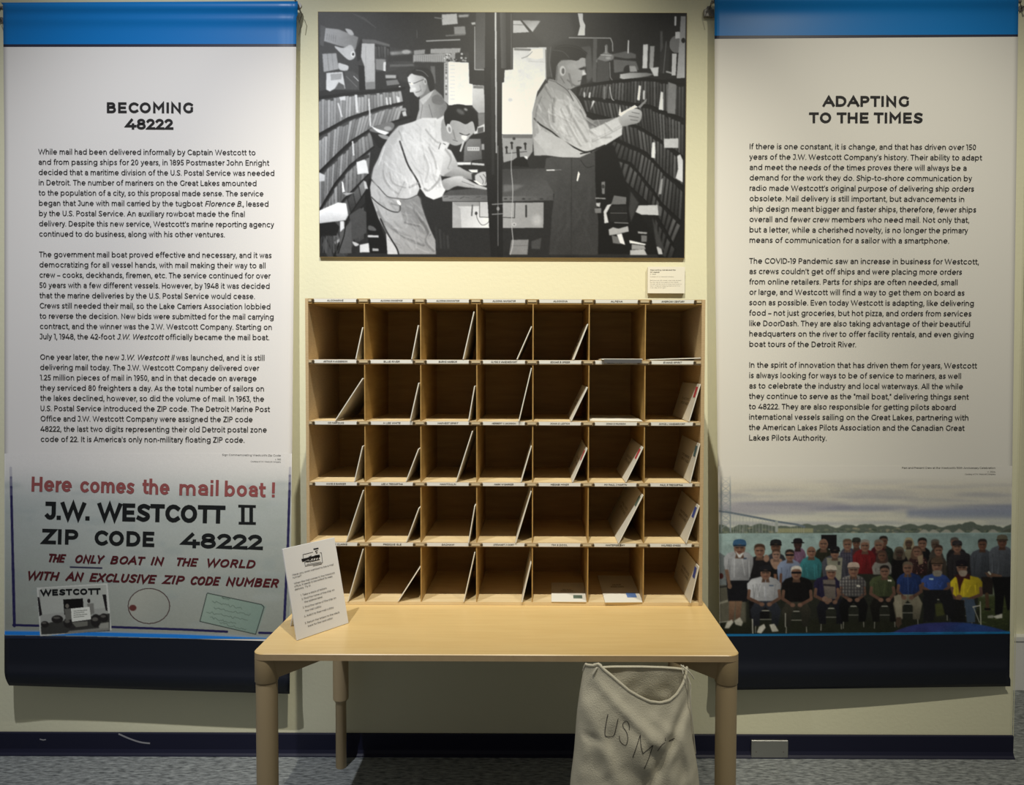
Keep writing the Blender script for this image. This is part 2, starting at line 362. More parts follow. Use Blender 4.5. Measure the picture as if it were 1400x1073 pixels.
    def mesh(s, name, place, parent, m, gain, floor=0.004, gamma=1.0, ds=2):
        H, W = s.H // ds * ds, s.W // ds * ds
        a = s.a[:H, :W].reshape(H // ds, ds, W // ds, ds, 3).mean((1, 3)); a = lin(np.clip(a, 0, 255)) ** gamma * gain; a = np.clip(a, floor, 0.92)
        h, w = a.shape[:2]; us = np.linspace(s.x0, s.x1, w); vs = np.linspace(s.y0, s.y1, h)
        co = place(us, vs)                                   # (h, w, 3)
        me = bpy.data.meshes.new(name); nf = (h - 1) * (w - 1); me.vertices.add(h * w); me.loops.add(nf * 4); me.polygons.add(nf)
        me.vertices.foreach_set('co', co.reshape(-1).astype(np.float32))
        i = (np.arange(h - 1)[:, None] * w + np.arange(w - 1)).reshape(-1)
        me.loops.foreach_set('vertex_index', np.stack([i, i + w, i + w + 1, i + 1], 1).reshape(-1).astype(np.int32))
        me.polygons.foreach_set('loop_start', (np.arange(nf) * 4).astype(np.int32))
        me.update(calc_edges=True)
        ca = me.color_attributes.new('ink', 'FLOAT_COLOR', 'POINT'); rgba = np.ones((h * w, 4), np.float32); rgba[:, :3] = a.reshape(-1, 3)
        ca.data.foreach_set('color', rgba.reshape(-1)); me.materials.append(m)
        return link(name, me, parent)

def picture_sorting_room():
    p = Picture(434, 14, 941, 357, 2.8, 42)
    r = random.Random(4)
    # ---- upper left
    p.zoom(400, 0, 4.8276)
    p.P([(170, 70), (1345, 70), (1345, 460), (800, 480), (170, 600)], ('g', 66, 48, (300, 70), (900, 500)))
    for k in range(7): p.L([(395 + k * 12, 80 + k * 4), (470 + k * 13, 120 + k * 9)], 5, 84, soft=.3)
    p.P([(540, 280), (640, 300), (800, 330), (830, 420), (620, 470), (540, 470)], 62)
    p.rows([(540, 290), (640, 305)], [(545, 372), (640, 378)], 5, 70, 100, 40, .25)
    p.P([(200, 175), (300, 185), (432, 238), (412, 322), (300, 295), (195, 262)], ('g', 175, 135, (210, 190), (400, 310)), soft=.2)
    for k in range(5): p.L([(225 + k * 14, 215 + k * 3), (222 + k * 14, 255 + k * 4)], 3, 120)
    p.P([(345, 182), (385, 190), (402, 222), (372, 220)], 195, 1, .2)
    p.P([(180, 155), (215, 170), (200, 300), (178, 290)], 90)
    p.P([(272, 298), (330, 310), (385, 290), (412, 362), (372, 392), (320, 352)], 195, 1, .3); p.E(395, 352, 15, 20, 225); p.E(397, 352, 7, 10, 60)
    p.P([(192, 350), (285, 345), (300, 452), (200, 472)], 165, soft=.3); p.L([(225, 350), (235, 460)], 3, 120); p.L([(255, 350), (266, 455)], 3, 135)
    p.P([(298, 412), (330, 418), (365, 432), (355, 462), (305, 455)], 200, 1, .3)
    p.P([(218, 478), (325, 470), (345, 585), (290, 575), (240, 602), (215, 590)], 205, soft=.3); p.P([(245, 485), (320, 480), (318, 520), (248, 528)], 160)
    p.P([(270, 590), (300, 540), (335, 560), (340, 590)], 90, soft=.3)
    p.P([(340, 462), (400, 470), (440, 500), (440, 592), (345, 592)], 74, 0, .6); p.L([(400, 500), (430, 530)], 6, 180); p.L([(350, 500), (420, 570)], 5, 110, soft=.4)
    p.P([(432, 425), (474, 430), (478, 592), (436, 596)], 22); p.P([(415, 320), (450, 250), (465, 250), (455, 380), (425, 400)], 30, soft=.3)
    p.P([(455, 278), (540, 280), (542, 582), (478, 586), (470, 430), (448, 370)], ('g', 196, 168, (460, 300), (540, 580)), soft=.2); p.L([(480, 300), (480, 560)], 2, 150)
    p.P([(455, 250), (540, 255), (640, 285), (640, 300), (540, 278), (458, 275)], 105, soft=.3)
    p.P([(545, 382), (612, 385), (612, 462), (548, 455)], 132, soft=.3); p.P([(598, 405), (614, 402), (612, 465), (596, 462)], 215)
    p.P([(480, 540), (540, 535), (542, 585), (480, 588)], 130, soft=.3)
    p.P([(610, 490), (682, 490), (682, 512), (612, 512)], 165, soft=.3); p.P([(615, 528), (690, 520), (705, 552), (620, 562)], 118, soft=.3); p.E(706, 573, 8, 9, 235)
    p.P([(545, 470), (605, 465), (612, 585), (545, 588)], 42); p.P([(690, 440), (780, 430), (780, 540), (700, 530)], 55, soft=1)
    p.P([(640, 335), (790, 325), (800, 405), (660, 400)], ('g', 150, 80, (660, 350), (790, 400)), soft=1.2); p.P([(620, 360), (830, 345), (830, 400), (625, 405)], 48, soft=1); p.E(750, 335, 30, 14, 170, soft=.8)
    p.P([(795, 355), (1085, 340), (1080, 402), (795, 408)], 158, soft=.3)
    for k in range(14): p.L([(815 + k * 14, 360), (815 + k * 14, 402)], 3, 120)
    p.P([(800, 325), (875, 318), (872, 348), (800, 355)], 150, soft=.3); p.P([(912, 314), (1112, 308), (1105, 342), (910, 346)], 170, soft=.3)
    for k in range(16): p.L([(925 + k * 11, 316), (925 + k * 11, 342)], 2, 125)
    p.P([(640, 420), (830, 415), (830, 430), (640, 436)], 95, soft=.4)
    for k in range(20): p.E(1000 + r.random() * 90, 345 + r.random() * 50, 7, 6, r.choice([60, 200, 90]))
    p.P([(1075, 340), (1165, 335), (1170, 400), (1075, 400)], 60, soft=.3)
    for k in range(10): p.E(1080 + r.random() * 85, 345 + r.random() * 50, 8, 7, r.choice([150, 40, 190]))
    p.P([(986, 84), (1086, 78), (1092, 146), (988, 156)], 200, soft=.25); p.P([(1095, 86), (1168, 82), (1160, 100), (1098, 104)], 180, soft=.6)
    p.P([(1066, 166), (1140, 162), (1146, 215), (1070, 216)], 150, soft=.4); p.P([(1010, 222), (1140, 212), (1140, 222), (1010, 230)], 120, soft=.3)
    p.L([(885, 262), (960, 258), (1105, 252)], 9, 165, soft=.4); p.L([(820, 190), (822, 240)], 3, 110); p.P([(1180, 138), (1208, 134), (1210, 150), (1186, 152)], 200, soft=.3)
    p.L([(940, 105), (990, 112)], 8, 130, soft=.5)
    # back clerk
    p.P([(640, 590), (760, 560), (830, 640), (830, 800), (600, 830), (700, 700)], 34, soft=.8)
    p.P([(905, 420), (945, 420), (950, 560), (925, 590), (905, 500)], 90, soft=.5); p.P([(800, 400), (1000, 405), (1000, 660), (930, 580), (900, 440), (800, 430)], 52, soft=.6); p.P([(910, 430), (940, 430), (945, 545), (925, 545)], 100, soft=.4)
    p.P([(860, 500), (905, 540), (915, 600), (870, 650), (838, 640)], 120, 1, .4)
    p.P([(757, 500), (770, 478), (810, 466), (856, 476), (888, 520), (884, 580), (862, 618), (826, 640), (808, 628), (796, 606), (774, 606), (768, 596), (776, 576), (768, 552), (760, 530)], ('g', 215, 140, (770, 560), (885, 560)), 0, .25)
    p.P([(748, 492), (766, 462), (790, 452), (812, 462), (800, 474), (775, 486), (760, 504)], 48, 1, .3)
    p.P([(782, 470), (800, 452), (850, 440), (905, 456), (934, 520), (934, 585), (908, 600), (894, 562), (884, 524), (862, 500), (826, 492), (800, 486)], 38, 1, .3); p.L([(815, 456), (860, 466), (895, 500)], 5, 105, 1, .5)
    p.E(874, 532, 11, 22, 185, -8, .1); p.E(876, 534, 5, 12, 110, -8, .1); p.L([(768, 540), (800, 545), (838, 530), (866, 520)], 4, 70, 1, .1); p.E(786, 548, 10, 8, 235, 0, .2); p.L([(812, 606), (836, 600), (848, 588)], 4, 95, 1, .2); p.E(800, 585, 14, 12, 225, 0, .5, .7); p.L([(840, 560), (850, 600)], 6, 130, 1, .6, .6); p.E(770, 598, 9, 6, 235, 20, .2)
    p.P([(835, 655), (880, 625), (940, 585), (985, 625), (1022, 690), (1010, 780), (960, 795), (812, 802), (835, 720)], ('g', 165, 120, (840, 700), (1000, 700)), 0, .2)
    p.P([(838, 655), (880, 625), (935, 588), (905, 640), (860, 690)], 185); p.P([(920, 640), (960, 620), (1000, 660), (985, 690), (930, 680)], 110, 1, .5); p.L([(858, 690), (840, 800)], 3, 100); p.L([(900, 690), (930, 800)], 5, 110, soft=.5)
    # wall papers
    p.P([(1000, 408), (1030, 400), (1030, 690), (1000, 660)], 165)
    for k in range(12): p.E(1015, 420 + k * 18, 6, 6, r.choice([90, 120, 200]))
    p.P([(1030, 400), (1166, 405), (1170, 545), (1192, 550), (1192, 692), (1030, 692)], 232, soft=.15)
    for k in range(10): p.L([(1042, 425 + k * 25), (1072, 425 + k * 25)], 3, 190)
    p.P([(1190, 555), (1265, 560), (1276, 742), (1230, 745), (1190, 700)], ('g', 215, 165, (1200, 560), (1270, 740)), soft=.2); p.P([(1195, 560), (1262, 563), (1262, 580), (1195, 578)], 120)
    p.P([(1165, 400), (1345, 400), (1345, 560), (1265, 555), (1170, 545)], 44, soft=.2)
    p.P([(1213, 70), (1305, 70), (1302, 452), (1203, 450), (1207, 300)], ('g', 78, 98, (1210, 80), (1300, 450))); p.L([(1205, 165), (1205, 452), (1302, 455)], 5, 190)
    p.P([(1225, 745), (1275, 745), (1275, 820), (1230, 830)], 120, soft=.4); p.P([(1195, 850), (1275, 815), (1278, 890), (1205, 915)], 215, soft=.3); p.P([(1225, 845), (1265, 835), (1265, 870), (1225, 880)], 90, soft=.3)
    # ---- left shelves of mail (absolute px)
    p.zoom(0, 0, 1)
    s0 = [(434, 134), (470, 129), (503, 126), (552, 120)]; s1 = [(434, 185), (475, 162), (520, 147), (551, 140)]; s2 = [(434, 238), (460, 212), (479, 194), (508, 176), (560, 160)]
    s3 = [(434, 292), (456, 254), (477, 228), (510, 202)]; s4 = [(434, 330), (468, 276), (503, 240)]; s5 = [(450, 368), (475, 300), (500, 262)]
    p.P([(434, 130), (560, 118), (560, 200), (510, 250), (505, 300), (480, 356), (434, 356)], 40)
    p.rows([(434, 136), (470, 131), (503, 128), (548, 123)], [(x, y - 1) for x, y in s1], 27, 115, 165, 70, .08, 3); p.rows([(434, 189), (475, 166), (520, 150), (551, 143)], [(x, y - 1) for x, y in s2][:-1] + [(545, 163)], 26, 110, 160, 70, .08, 5)
    p.rows([(434, 243), (460, 217), (479, 199), (506, 180)], [(x, y - 1) for x, y in s3], 18, 100, 150, 60, .08, 6); p.rows([(434, 297), (456, 259), (477, 233), (506, 206)], s4, 14, 90, 140, 50, .1, 7)
    p.rows([(436, 336), (468, 280), (497, 246)], s5, 9, 55, 120, 35, .12, 8); p.rows([(445, 380), (478, 300), (498, 280)], [(460, 380), (480, 340), (498, 330)], 4, 60, 80, 30, .12, 9)
    for c, w in ((s0, 4.5), (s1, 3.4), (s2, 3), (s3, 2.6), (s4, 2.2), (s5, 2)): p.L(c, w, 26)
    p.zoom(400, 0, 4.8276)
    for q in ([(405, 622), (422, 622), (430, 745), (415, 745)], [(495, 650), (505, 648), (515, 840), (505, 835)], [(300, 640), (345, 632), (345, 660), (310, 662)], [(612, 640), (622, 640), (628, 692), (616, 692)], [(635, 640), (646, 640), (650, 690), (640, 690)], [(680, 630), (705, 640), (708, 672), (690, 676)], [(290, 680), (300, 680), (325, 775), (315, 775)]): p.P(q, 210, soft=.2)
    p.P([(500, 860), (560, 830), (640, 805), (670, 830), (640, 870), (560, 880)], 110, 1, .3); p.P([(515, 835), (560, 855), (640, 880), (625, 898), (560, 875)], 225, 1, .2); p.E(625, 850, 25, 14, 150, soft=.4); p.P([(500, 870), (600, 900), (680, 850), (780, 800), (600, 990), (560, 980)], 28, soft=.4); p.P([(560, 890), (625, 900), (635, 925), (590, 918)], 140, 1, .3)
    p.P([(690, 715), (745, 710), (750, 730), (700, 735)], 150, soft=.3); p.P([(720, 740), (745, 730), (752, 765), (728, 768)], 185, soft=.3)
    # ---- lower left
    p.zoom(400, 190, 4.8276)
    p.P([(470, 380), (495, 290), (520, 230), (560, 540), (640, 780), (500, 780), (480, 560)], 22, soft=.4)
    p.P([(165, 560), (250, 545), (300, 600), (280, 660), (165, 660)], 30, soft=.5); p.P([(365, 520), (440, 470), (480, 500), (480, 640), (390, 690)], 72, soft=.3)
    p.P([(160, 492), (290, 435), (345, 440), (358, 520), (340, 555), (160, 578)], ('g', 232, 190, (200, 470), (200, 570)), 0, .4); p.P([(303, 562), (330, 560), (334, 636), (303, 636)], 210, soft=.2)
    p.P([(415, 160), (445, 140), (480, 150), (497, 238), (465, 236), (422, 244)], 215, soft=.2); p.P([(165, 230), (205, 250), (202, 290), (165, 292)], 190, soft=.3)
    p.P([(316, 290), (326, 300), (337, 362), (320, 366)], 220); p.P([(320, 372), (402, 366), (350, 388)], 165, soft=.2); p.P([(463, 288), (478, 292), (492, 342), (470, 342)], 190, soft=.3); p.P([(385, 20), (395, 18), (402, 115), (392, 118)], 200)
    p.P([(410, 140), (500, 110), (500, 130), (420, 160)], 50)
    p.P([(490, 655), (560, 658), (560, 672), (488, 670)], 190, soft=.2); p.P([(435, 722), (495, 710), (500, 772), (435, 774)], 205, soft=.3); p.P([(385, 700), (430, 718), (405, 732)], 190, 1, .2); p.P([(265, 700), (300, 680), (300, 700), (270, 720)], 150, soft=.3); p.P([(495, 590), (530, 600), (545, 625), (495, 620)], 90, 1, .4); p.P([(520, 745), (560, 748), (560, 765), (520, 765)], 160, soft=.3)
    p.P([(300, 640), (380, 560), (380, 780), (300, 780)], 84, soft=.5); p.L([(345, 560), (330, 660), (290, 780)], 7, 24)
    for k in range(7): p.L([(180 + k * 16, 670), (170 + k * 18, 775)], 7, 60 + 12 * (k % 3), soft=.4)
    # counter
    p.P([(1075, 0), (1325, -60), (1325, 340), (1000, 360), (930, 420), (1000, 250)], 36, soft=.3)
    p.P([(1150, 20), (1170, 0), (1245, 0), (1255, 150), (1130, 155), (1135, 60)], ('g', 125, 80, (1150, 20), (1250, 150)), soft=.2); p.P([(1155, 55), (1237, 55), (1237, 82), (1155, 82)], 190)
    for k in range(5): p.E(1166 + k * 15, 68, 4, 4, 110)
    p.P([(1080, 160), (1180, 158), (1180, 176), (1080, 178)], 220, soft=.2); p.P([(1185, 162), (1270, 168), (1270, 182), (1185, 176)], 195, soft=.3); p.L([(1190, 150), (1270, 140)], 6, 25); p.P([(1160, 210), (1225, 208), (1225, 228), (1185, 228)], 225, soft=.2); p.P([(1250, 35), (1270, 35), (1270, 75), (1250, 75)], 150, soft=.3)
    p.P([(985, 382), (1040, 350), (1330, 325), (1330, 400), (985, 400)], 78, soft=.2); p.P([(985, 385), (1330, 380), (1330, 425), (990, 424)], ('g', 125, 95, (1000, 400), (1320, 400)), soft=.2)
    for k in range(9): p.L([(1000 + k * 36, 396 + (k % 2) * 10), (1026 + k * 36, 392 + (k % 3) * 8)], 5, 60 + 20 * (k % 3), al=.7)
    p.P([(1055, 428), (1325, 428), (1325, 604), (1055, 604)], ('g', 185, 225, (1060, 500), (1300, 600))); p.P([(1055, 428), (1110, 475), (1116, 602), (1055, 602)], 165); p.P([(1055, 428), (1235, 428), (1235, 456), (1090, 458)], 150)
    p.P([(1240, 430), (1320, 430), (1316, 532), (1238, 530)], 190); p.L([(1238, 430), (1238, 530), (1316, 533)], 5, 90); p.L([(1190, 450), (1185, 520)], 9, 90); p.L([(1218, 500), (1222, 540), (1255, 585), (1300, 560), (1318, 480)], 4, 90, 1); p.E(1215, 505, 9, 12, 60)
    for k in range(4): p.L([(945 + k * 26, 600 + k * 20), (955 + k * 24, 740)], 14, 50 + 8 * (k % 2), soft=1)
    # bending clerk: far arm, body
    p.P([(965, 100), (1000, 70), (1040, 75), (1064, 110), (1092, 185), (1040, 225), (1000, 255), (965, 225)], ('g', 205, 165, (980, 120), (1080, 220)), 1, .2)
    p.P([(998, 250), (1050, 215), (1092, 188), (1140, 212), (1195, 235), (1210, 250), (1195, 278), (1110, 262), (1040, 258)], ('g', 175, 130, (1100, 200), (1090, 265)), 1, .2)
    p.P([(1183, 238), (1207, 232), (1210, 280), (1188, 282)], 50, soft=.2)
    p.P([(1208, 250), (1235, 230), (1270, 222), (1300, 238), (1308, 285), (1275, 318), (1235, 305), (1212, 290)], 185, 1, .2)
    for q in ([(1240, 250), (1262, 285), (1258, 305)], [(1262, 240), (1280, 270), (1275, 305)], [(1282, 240), (1294, 265), (1292, 290)]): p.L(q, 4, 95, 1)
    p.P([(1195, 283), (1215, 283), (1262, 318), (1235, 312)], 235)
    p.P([(515, 285), (560, 330), (620, 392), (700, 402), (828, 388), (845, 440), (870, 520), (905, 610), (942, 690), (945, 785), (620, 785), (612, 640), (560, 540), (512, 400), (505, 330)], ('g', 175, 150, (520, 400), (900, 650)), 0, .2)
    p.P([(700, 415), (828, 392), (850, 460), (890, 590), (905, 650), (850, 640), (760, 590), (710, 500)], 132, 1, 1); p.P([(612, 640), (660, 690), (700, 785), (622, 785)], 195, 0, .5)
    for q, w, v in (([(512, 395), (560, 440), (640, 490), (700, 495), (706, 440)], 7, 70), ([(560, 500), (600, 560), (660, 610), (760, 680), (860, 720)], 9, 110), ([(575, 545), (620, 640), (680, 740), (695, 785)], 9, 40), ([(840, 540), (880, 600), (900, 650)], 9, 100), ([(740, 570), (830, 590)], 7, 110), ([(800, 480), (850, 560)], 8, 115), ([(650, 440), (690, 450)], 6, 120), ([(900, 640), (880, 700), (930, 760)], 8, 120)): p.fold(q, w, v)
    p.cloth([(515, 300), (620, 400), (830, 400), (900, 600), (940, 780), (640, 780), (600, 600), (515, 400)], 150, 50, 110, 110, 195, 3)
    p.P([(682, 420), (700, 420), (712, 440), (708, 455), (690, 440)], 230)
    p.P([(560, 140), (590, 60), (640, -20), (700, -85), (790, -112), (860, -140), (950, -140), (985, -60), (1040, 30), (1000, 110), (975, 250), (985, 290), (1010, 345), (985, 392), (930, 412), (880, 390), (848, 345), (838, 335), (820, 380), (760, 408), (690, 405), (620, 392), (560, 325), (515, 272), (530, 200)], ('g', 178, 208, (560, 200), (960, 100)), 0, .2)
    p.P([(560, 140), (640, -20), (700, -85), (730, -60), (660, 60), (640, 220), (560, 320), (515, 272), (530, 200)], 168, 1, 1.2, .7)
    p.P([(740, 60), (780, 20), (860, 60), (930, 60), (975, 240), (985, 290), (1010, 345), (985, 392), (930, 412), (880, 390), (848, 340), (800, 240), (765, 150)], ('g', 196, 220, (800, 200), (960, 300)), 0, .4)
    for q, w, v in (([(705, 20), (725, 80), (760, 180), (820, 280), (840, 330)], 10, 55), ([(870, 340), (900, 350), (960, 290), (975, 250)], 5, 120), ([(720, 10), (715, -20), (700, -50)], 5, 150), ([(600, 180), (600, 260), (640, 330), (690, 370)], 7, 145), ([(740, 300), (690, 400)], 8, 150), ([(640, 230), (660, 300), (740, 330)], 6, 150), ([(870, 120), (900, 200), (880, 290)], 8, 185), ([(900, 60), (935, 130), (950, 200)], 6, 165), ([(880, -60), (950, 20), (985, 20)], 5, 150), ([(770, 330), (830, 300)], 5, 120), ([(600, 60), (560, 180)], 5, 190), ([(1000, 60), (1050, 130), (1030, 200)], 7, 150), ([(560, 325), (620, 392), (690, 406), (760, 408), (822, 382)], 5, 90)): p.fold(q, w, v)
    p.cloth([(540, 200), (640, -10), (790, -100), (940, -130), (1000, 0), (1000, 330), (930, 400), (830, 330), (760, 400), (620, 385), (530, 280)], 190, 65, 120, 150, 232, 4, 9, .3)
    p.P([(985, 288), (1040, 262), (1110, 252), (1150, 270), (1200, 300), (1288, 333), (1285, 344), (1220, 335), (1150, 330), (1080, 322), (1015, 350)], ('g', 195, 145, (1080, 260), (1060, 335)), 1, .2)
    p.L([(1120, 290), (1200, 318)], 4, 120); p.L([(1130, 262), (1190, 295)], 3, 110)
    p.P([(965, 60), (985, 22), (1015, 30), (1005, 75), (975, 90)], 215, soft=.3); p.L([(965, 70), (980, 30), (1010, 40)], 5, 90, 1)
    p.zoom(400, 0, 4.8276)
    p.P([(950, 790), (1000, 760), (1010, 930), (985, 960), (940, 850)], 205, soft=.3)
    p.P([(985, 800), (1030, 780), (1140, 805), (1195, 785), (1212, 850), (1198, 880), (1175, 900), (1158, 925), (1130, 945), (1075, 965), (1020, 940), (985, 920)], ('g', 150, 170, (1000, 850), (1180, 850)), 1, .2)
    p.P([(1000, 770), (1010, 730), (1045, 695), (1100, 685), (1165, 700), (1215, 745), (1228, 800), (1212, 870), (1192, 800), (1145, 820), (1100, 800), (1050, 795), (1030, 840), (1012, 830)], 24, 1, .15)
    p.E(1110, 735, 30, 16, 85, 30, 1.2); p.E(1145, 720, 14, 8, 150, 30, .8)
    p.E(1034, 850, 17, 34, 195, -12); p.E(1037, 855, 8, 18, 130, -12); p.L([(1105, 880), (1145, 895), (1170, 885)], 6, 50, 1); p.P([(1120, 895), (1155, 900), (1140, 930), (1118, 915)], 225, 1, .2); p.L([(1060, 925), (1090, 935)], 5, 100); p.L([(1060, 860), (1075, 920)], 8, 125, soft=.8); p.L([(1130, 940), (1110, 1000)], 12, 190, soft=.3)
    # ---- centre column
    p.P([(1268, 440), (1300, 440), (1300, 1014), (1275, 1014)], 30); p.zoom(0, 0, 1)
    p.P([(664, 14), (700, 14), (701.5, 93), (690.5, 94), (690.5, 110), (687, 112), (689, 356), (672, 356), (663, 200)], 32)
    p.P([(672, 94), (677, 94), (677, 240), (673, 240)], 46); p.P([(676.8, 14), (679.4, 14), (680.4, 210), (678.6, 210)], ('g', 225, 165, (678, 20), (680, 200))); p.P([(684, 14), (692, 14), (693, 92), (686, 92)], ('g', 92, 60, (684, 40), (692, 40))); p.L([(699.5, 16), (700, 92)], 1, 105); p.L([(681.5, 200), (682, 340)], 1.2, 105)
    for y in (282, 296): p.L([(674, y), (688, y - 1)], 1.5, 125); p.E(690, y + 3, 2, 4, 80)
    p.E(682, 288, 2, 3, 140)
    # ---- upper right
    p.zoom(680, 0, 4.8276)
    p.P([(108, 70), (1300, 70), (1300, 520), (560, 560), (330, 310), (108, 310)], ('g', 52, 40, (300, 80), (1100, 500)))
    p.P([(260, 80), (480, 80), (520, 220), (330, 300), (240, 200)], 64, soft=2)
    p.P([(108, 122), (155, 122), (215, 200), (108, 206)], 205, soft=.15); p.L([(108, 150), (180, 152)], 4, 110); p.P([(160, 120), (290, 124), (236, 200)], ('g', 160, 215, (200, 120), (236, 200)), soft=.2); p.L([(160, 120), (232, 202)], 9, 40)
    p.P([(536, 72), (570, 72), (572, 120), (586, 150), (585, 220), (536, 222), (552, 160)], 222, soft=.15)
    p.P([(108, 305), (332, 300), (332, 500), (270, 600), (238, 740), (240, 886), (34, 886), (34, 540), (48, 535), (52, 455), (108, 450)], ('g', 212, 236, (200, 310), (150, 600)), soft=.15)
    p.P([(205, 370), (225, 318), (305, 308), (308, 374), (270, 380)], 242, soft=.2); p.L([(120, 315), (220, 318)], 14, 120, soft=.3); p.L([(165, 375), (205, 360), (235, 330)], 5, 140, 1, .3); p.E(150, 460, 14, 10, 215, soft=.6); p.E(90, 655, 16, 12, 205, soft=.6); p.L([(210, 395), (310, 400)], 4, 190)
    p.L([(326, 320), (330, 520)], 8, 110, soft=.3); p.P([(335, 300), (370, 300), (360, 520), (335, 520)], 45)
    p.L([(480, 236), (755, 238), (768, 270), (770, 325)], 7, 165, soft=.2); p.P([(640, 240), (666, 240), (662, 535), (636, 530)], 92, soft=.4); p.P([(560, 300), (620, 290), (630, 520), (600, 540), (590, 400)], 78, soft=.6)
    p.P([(660, 400), (690, 350), (715, 330), (722, 285), (735, 285), (740, 335), (775, 350), (765, 385)], 130, 1, .3); p.L([(690, 350), (760, 355)], 5, 200); p.L([(720, 290), (726, 340)], 4, 190); p.E(740, 372, 18, 8, 170, soft=.3)
    p.P([(770, 345), (860, 325), (925, 345), (925, 372), (860, 375), (780, 362)], 100, soft=.3); p.L([(874, 256), (872, 335)], 10, 205)
    p.P([(775, 380), (830, 385), (925, 392), (945, 450), (780, 470)], 105, soft=.3); p.P([(845, 465), (850, 430), (880, 420), (890, 465)], 45, 1, .3); p.P([(880, 425), (920, 425), (935, 462), (885, 465)], 165, soft=.3)
    p.P([(820, 480), (880, 470), (1000, 470), (1045, 478), (1010, 492), (850, 517), (818, 505)], ('g', 190, 120, (830, 495), (1030, 480)), 0, .3); p.L([(750, 400), (755, 500), (775, 530)], 5, 150, soft=.3)
    p.P([(668, 380), (745, 400), (750, 545), (664, 540)], 76, soft=.5)
    p.P([(972, 280), (1004, 278), (1000, 440), (968, 440)], 215, soft=.2); p.P([(1018, 290), (1048, 290), (1040, 442), (1014, 440)], 165, soft=.3); p.L([(1010, 280), (1008, 440)], 7, 60); p.P([(1018, 438), (1076, 430), (1072, 492), (1045, 492), (1035, 470)], 205, soft=.3)
    p.P([(1085, 190), (1100, 190), (1105, 330), (1085, 330)], 85, soft=.4); p.P([(1085, 340), (1120, 260), (1150, 300), (1140, 470), (1085, 475)], 52, soft=.5); p.L([(1125, 260), (1108, 470)], 6, 105, soft=.4)
    p.E(1192, 278, 46, 58, 118); p.P([(1220, 90), (1252, 90), (1250, 505), (1196, 505), (1212, 260)], ('g', 150, 178, (1220, 120), (1230, 500))); p.P([(1185, 195), (1215, 193), (1215, 238), (1185, 240)], 205); p.P([(1165, 340), (1195, 340), (1190, 486), (1162, 486)], 200); p.E(1238, 252, 13, 17, 30); p.L([(1185, 96), (1184, 148)], 13, 205); p.L([(1130, 462), (1160, 470)], 12, 160)
    # right shelves (absolute)
    p.zoom(0, 0, 1)
    p.P([(790, 116), (940, 104), (940, 356), (905, 356), (860, 262), (816, 205), (790, 140)], 26)
    a0 = [(792, 117), (837, 110), (866, 107), (890, 106), (939, 114)]; r1 = [(792, 131), (837, 135), (866, 140), (891, 143), (939, 162)]
    p.rows([(796, 118), (837, 112), (866, 109), (890, 108), (939, 116)], r1, 33, 62, 98, 26, .28, 11, .04); p.rows([(800, 135), (837, 139), (866, 144), (891, 147), (939, 168)], [(804, 152), (837, 160), (877, 172), (900, 186), (939, 214)], 30, 62, 100, 24, .28, 12, .05)
    p.rows([(846, 165), (877, 176), (900, 190), (939, 222)], [(850, 190), (887, 207), (912, 235), (939, 256)], 18, 62, 98, 24, .3, 13, .05); p.rows([(842, 192), (850, 196), (887, 213), (912, 240), (939, 262)], [(833, 212), (866, 222), (898, 262), (908, 278), (937, 306)], 20, 55, 92, 22, .3, 14, .05)
    p.rows([(833, 214), (866, 227), (897, 267), (908, 284), (937, 312)], [(833, 226), (862, 252), (887, 276), (908, 305), (926, 337)], 17, 48, 84, 20, .32, 15, .05); p.rows([(900, 300), (915, 325), (930, 345)], [(900, 330), (912, 356), (926, 356)], 5, 50, 70, 20, .35, 16)
    for c, w in ((a0, 4), (r1, 3), ([(804, 153), (837, 161), (877, 173), (900, 187), (939, 215)], 2.8), ([(841, 190), (887, 209), (912, 236), (939, 256)], 2.5), ([(833, 213), (866, 224), (898, 263), (908, 279), (937, 306)], 2.3), ([(833, 229), (862, 254), (887, 277), (908, 306), (926, 338)], 2)): p.L(c, w, 20)
    p.zoom(680, 0, 4.8276)
    for q, v in (([(945, 553), (960, 558), (952, 657), (934, 652)], 235), ([(974, 585), (986, 590), (984, 650), (972, 648)], 210), ([(1092, 595), (1107, 600), (1110, 722), (1078, 716)], 225), ([(640, 655), (654, 660), (622, 722)], 220), ([(1140, 530), (1195, 548), (1190, 747), (1136, 740)], 128), ([(578, 600), (588, 600), (588, 636), (578, 636)], 200), ([(614, 602), (626, 602), (622, 640), (610, 640)], 210), ([(1068, 610), (1080, 620), (1072, 650), (1062, 640)], 60), ([(1040, 940), (1054, 935), (1060, 1014), (1034, 1014)], 215), ([(1115, 925), (1210, 918), (1210, 975), (1118, 975)], 195), ([(710, 560), (726, 560), (722, 650), (708, 648)], 120)): p.P(q, v, soft=.2)
    p.L([(752, 565), (765, 640), (780, 655)], 5, 205, 1)
    # standing clerk
    p.P([(330, 540), (430, 555), (480, 590), (530, 650), (565, 710), (595, 765), (640, 790), (720, 785), (820, 770), (838, 800), (834, 888), (720, 960), (620, 1005), (640, 1020), (250, 1030), (238, 880), (236, 740), (262, 640)], ('g', 150, 200, (240, 700), (560, 900)), 0, .2)
    p.P([(590, 765), (640, 790), (720, 785), (800, 770), (760, 830), (620, 850)], 120, soft=.8)
    p.P([(375, 690), (400, 650), (450, 650), (520, 720), (585, 830), (620, 855), (720, 810), (812, 765), (836, 790), (834, 885), (720, 958), (610, 1003), (545, 985), (440, 900), (375, 810)], ('g', 188, 205, (400, 700), (760, 900)), 0, .4)
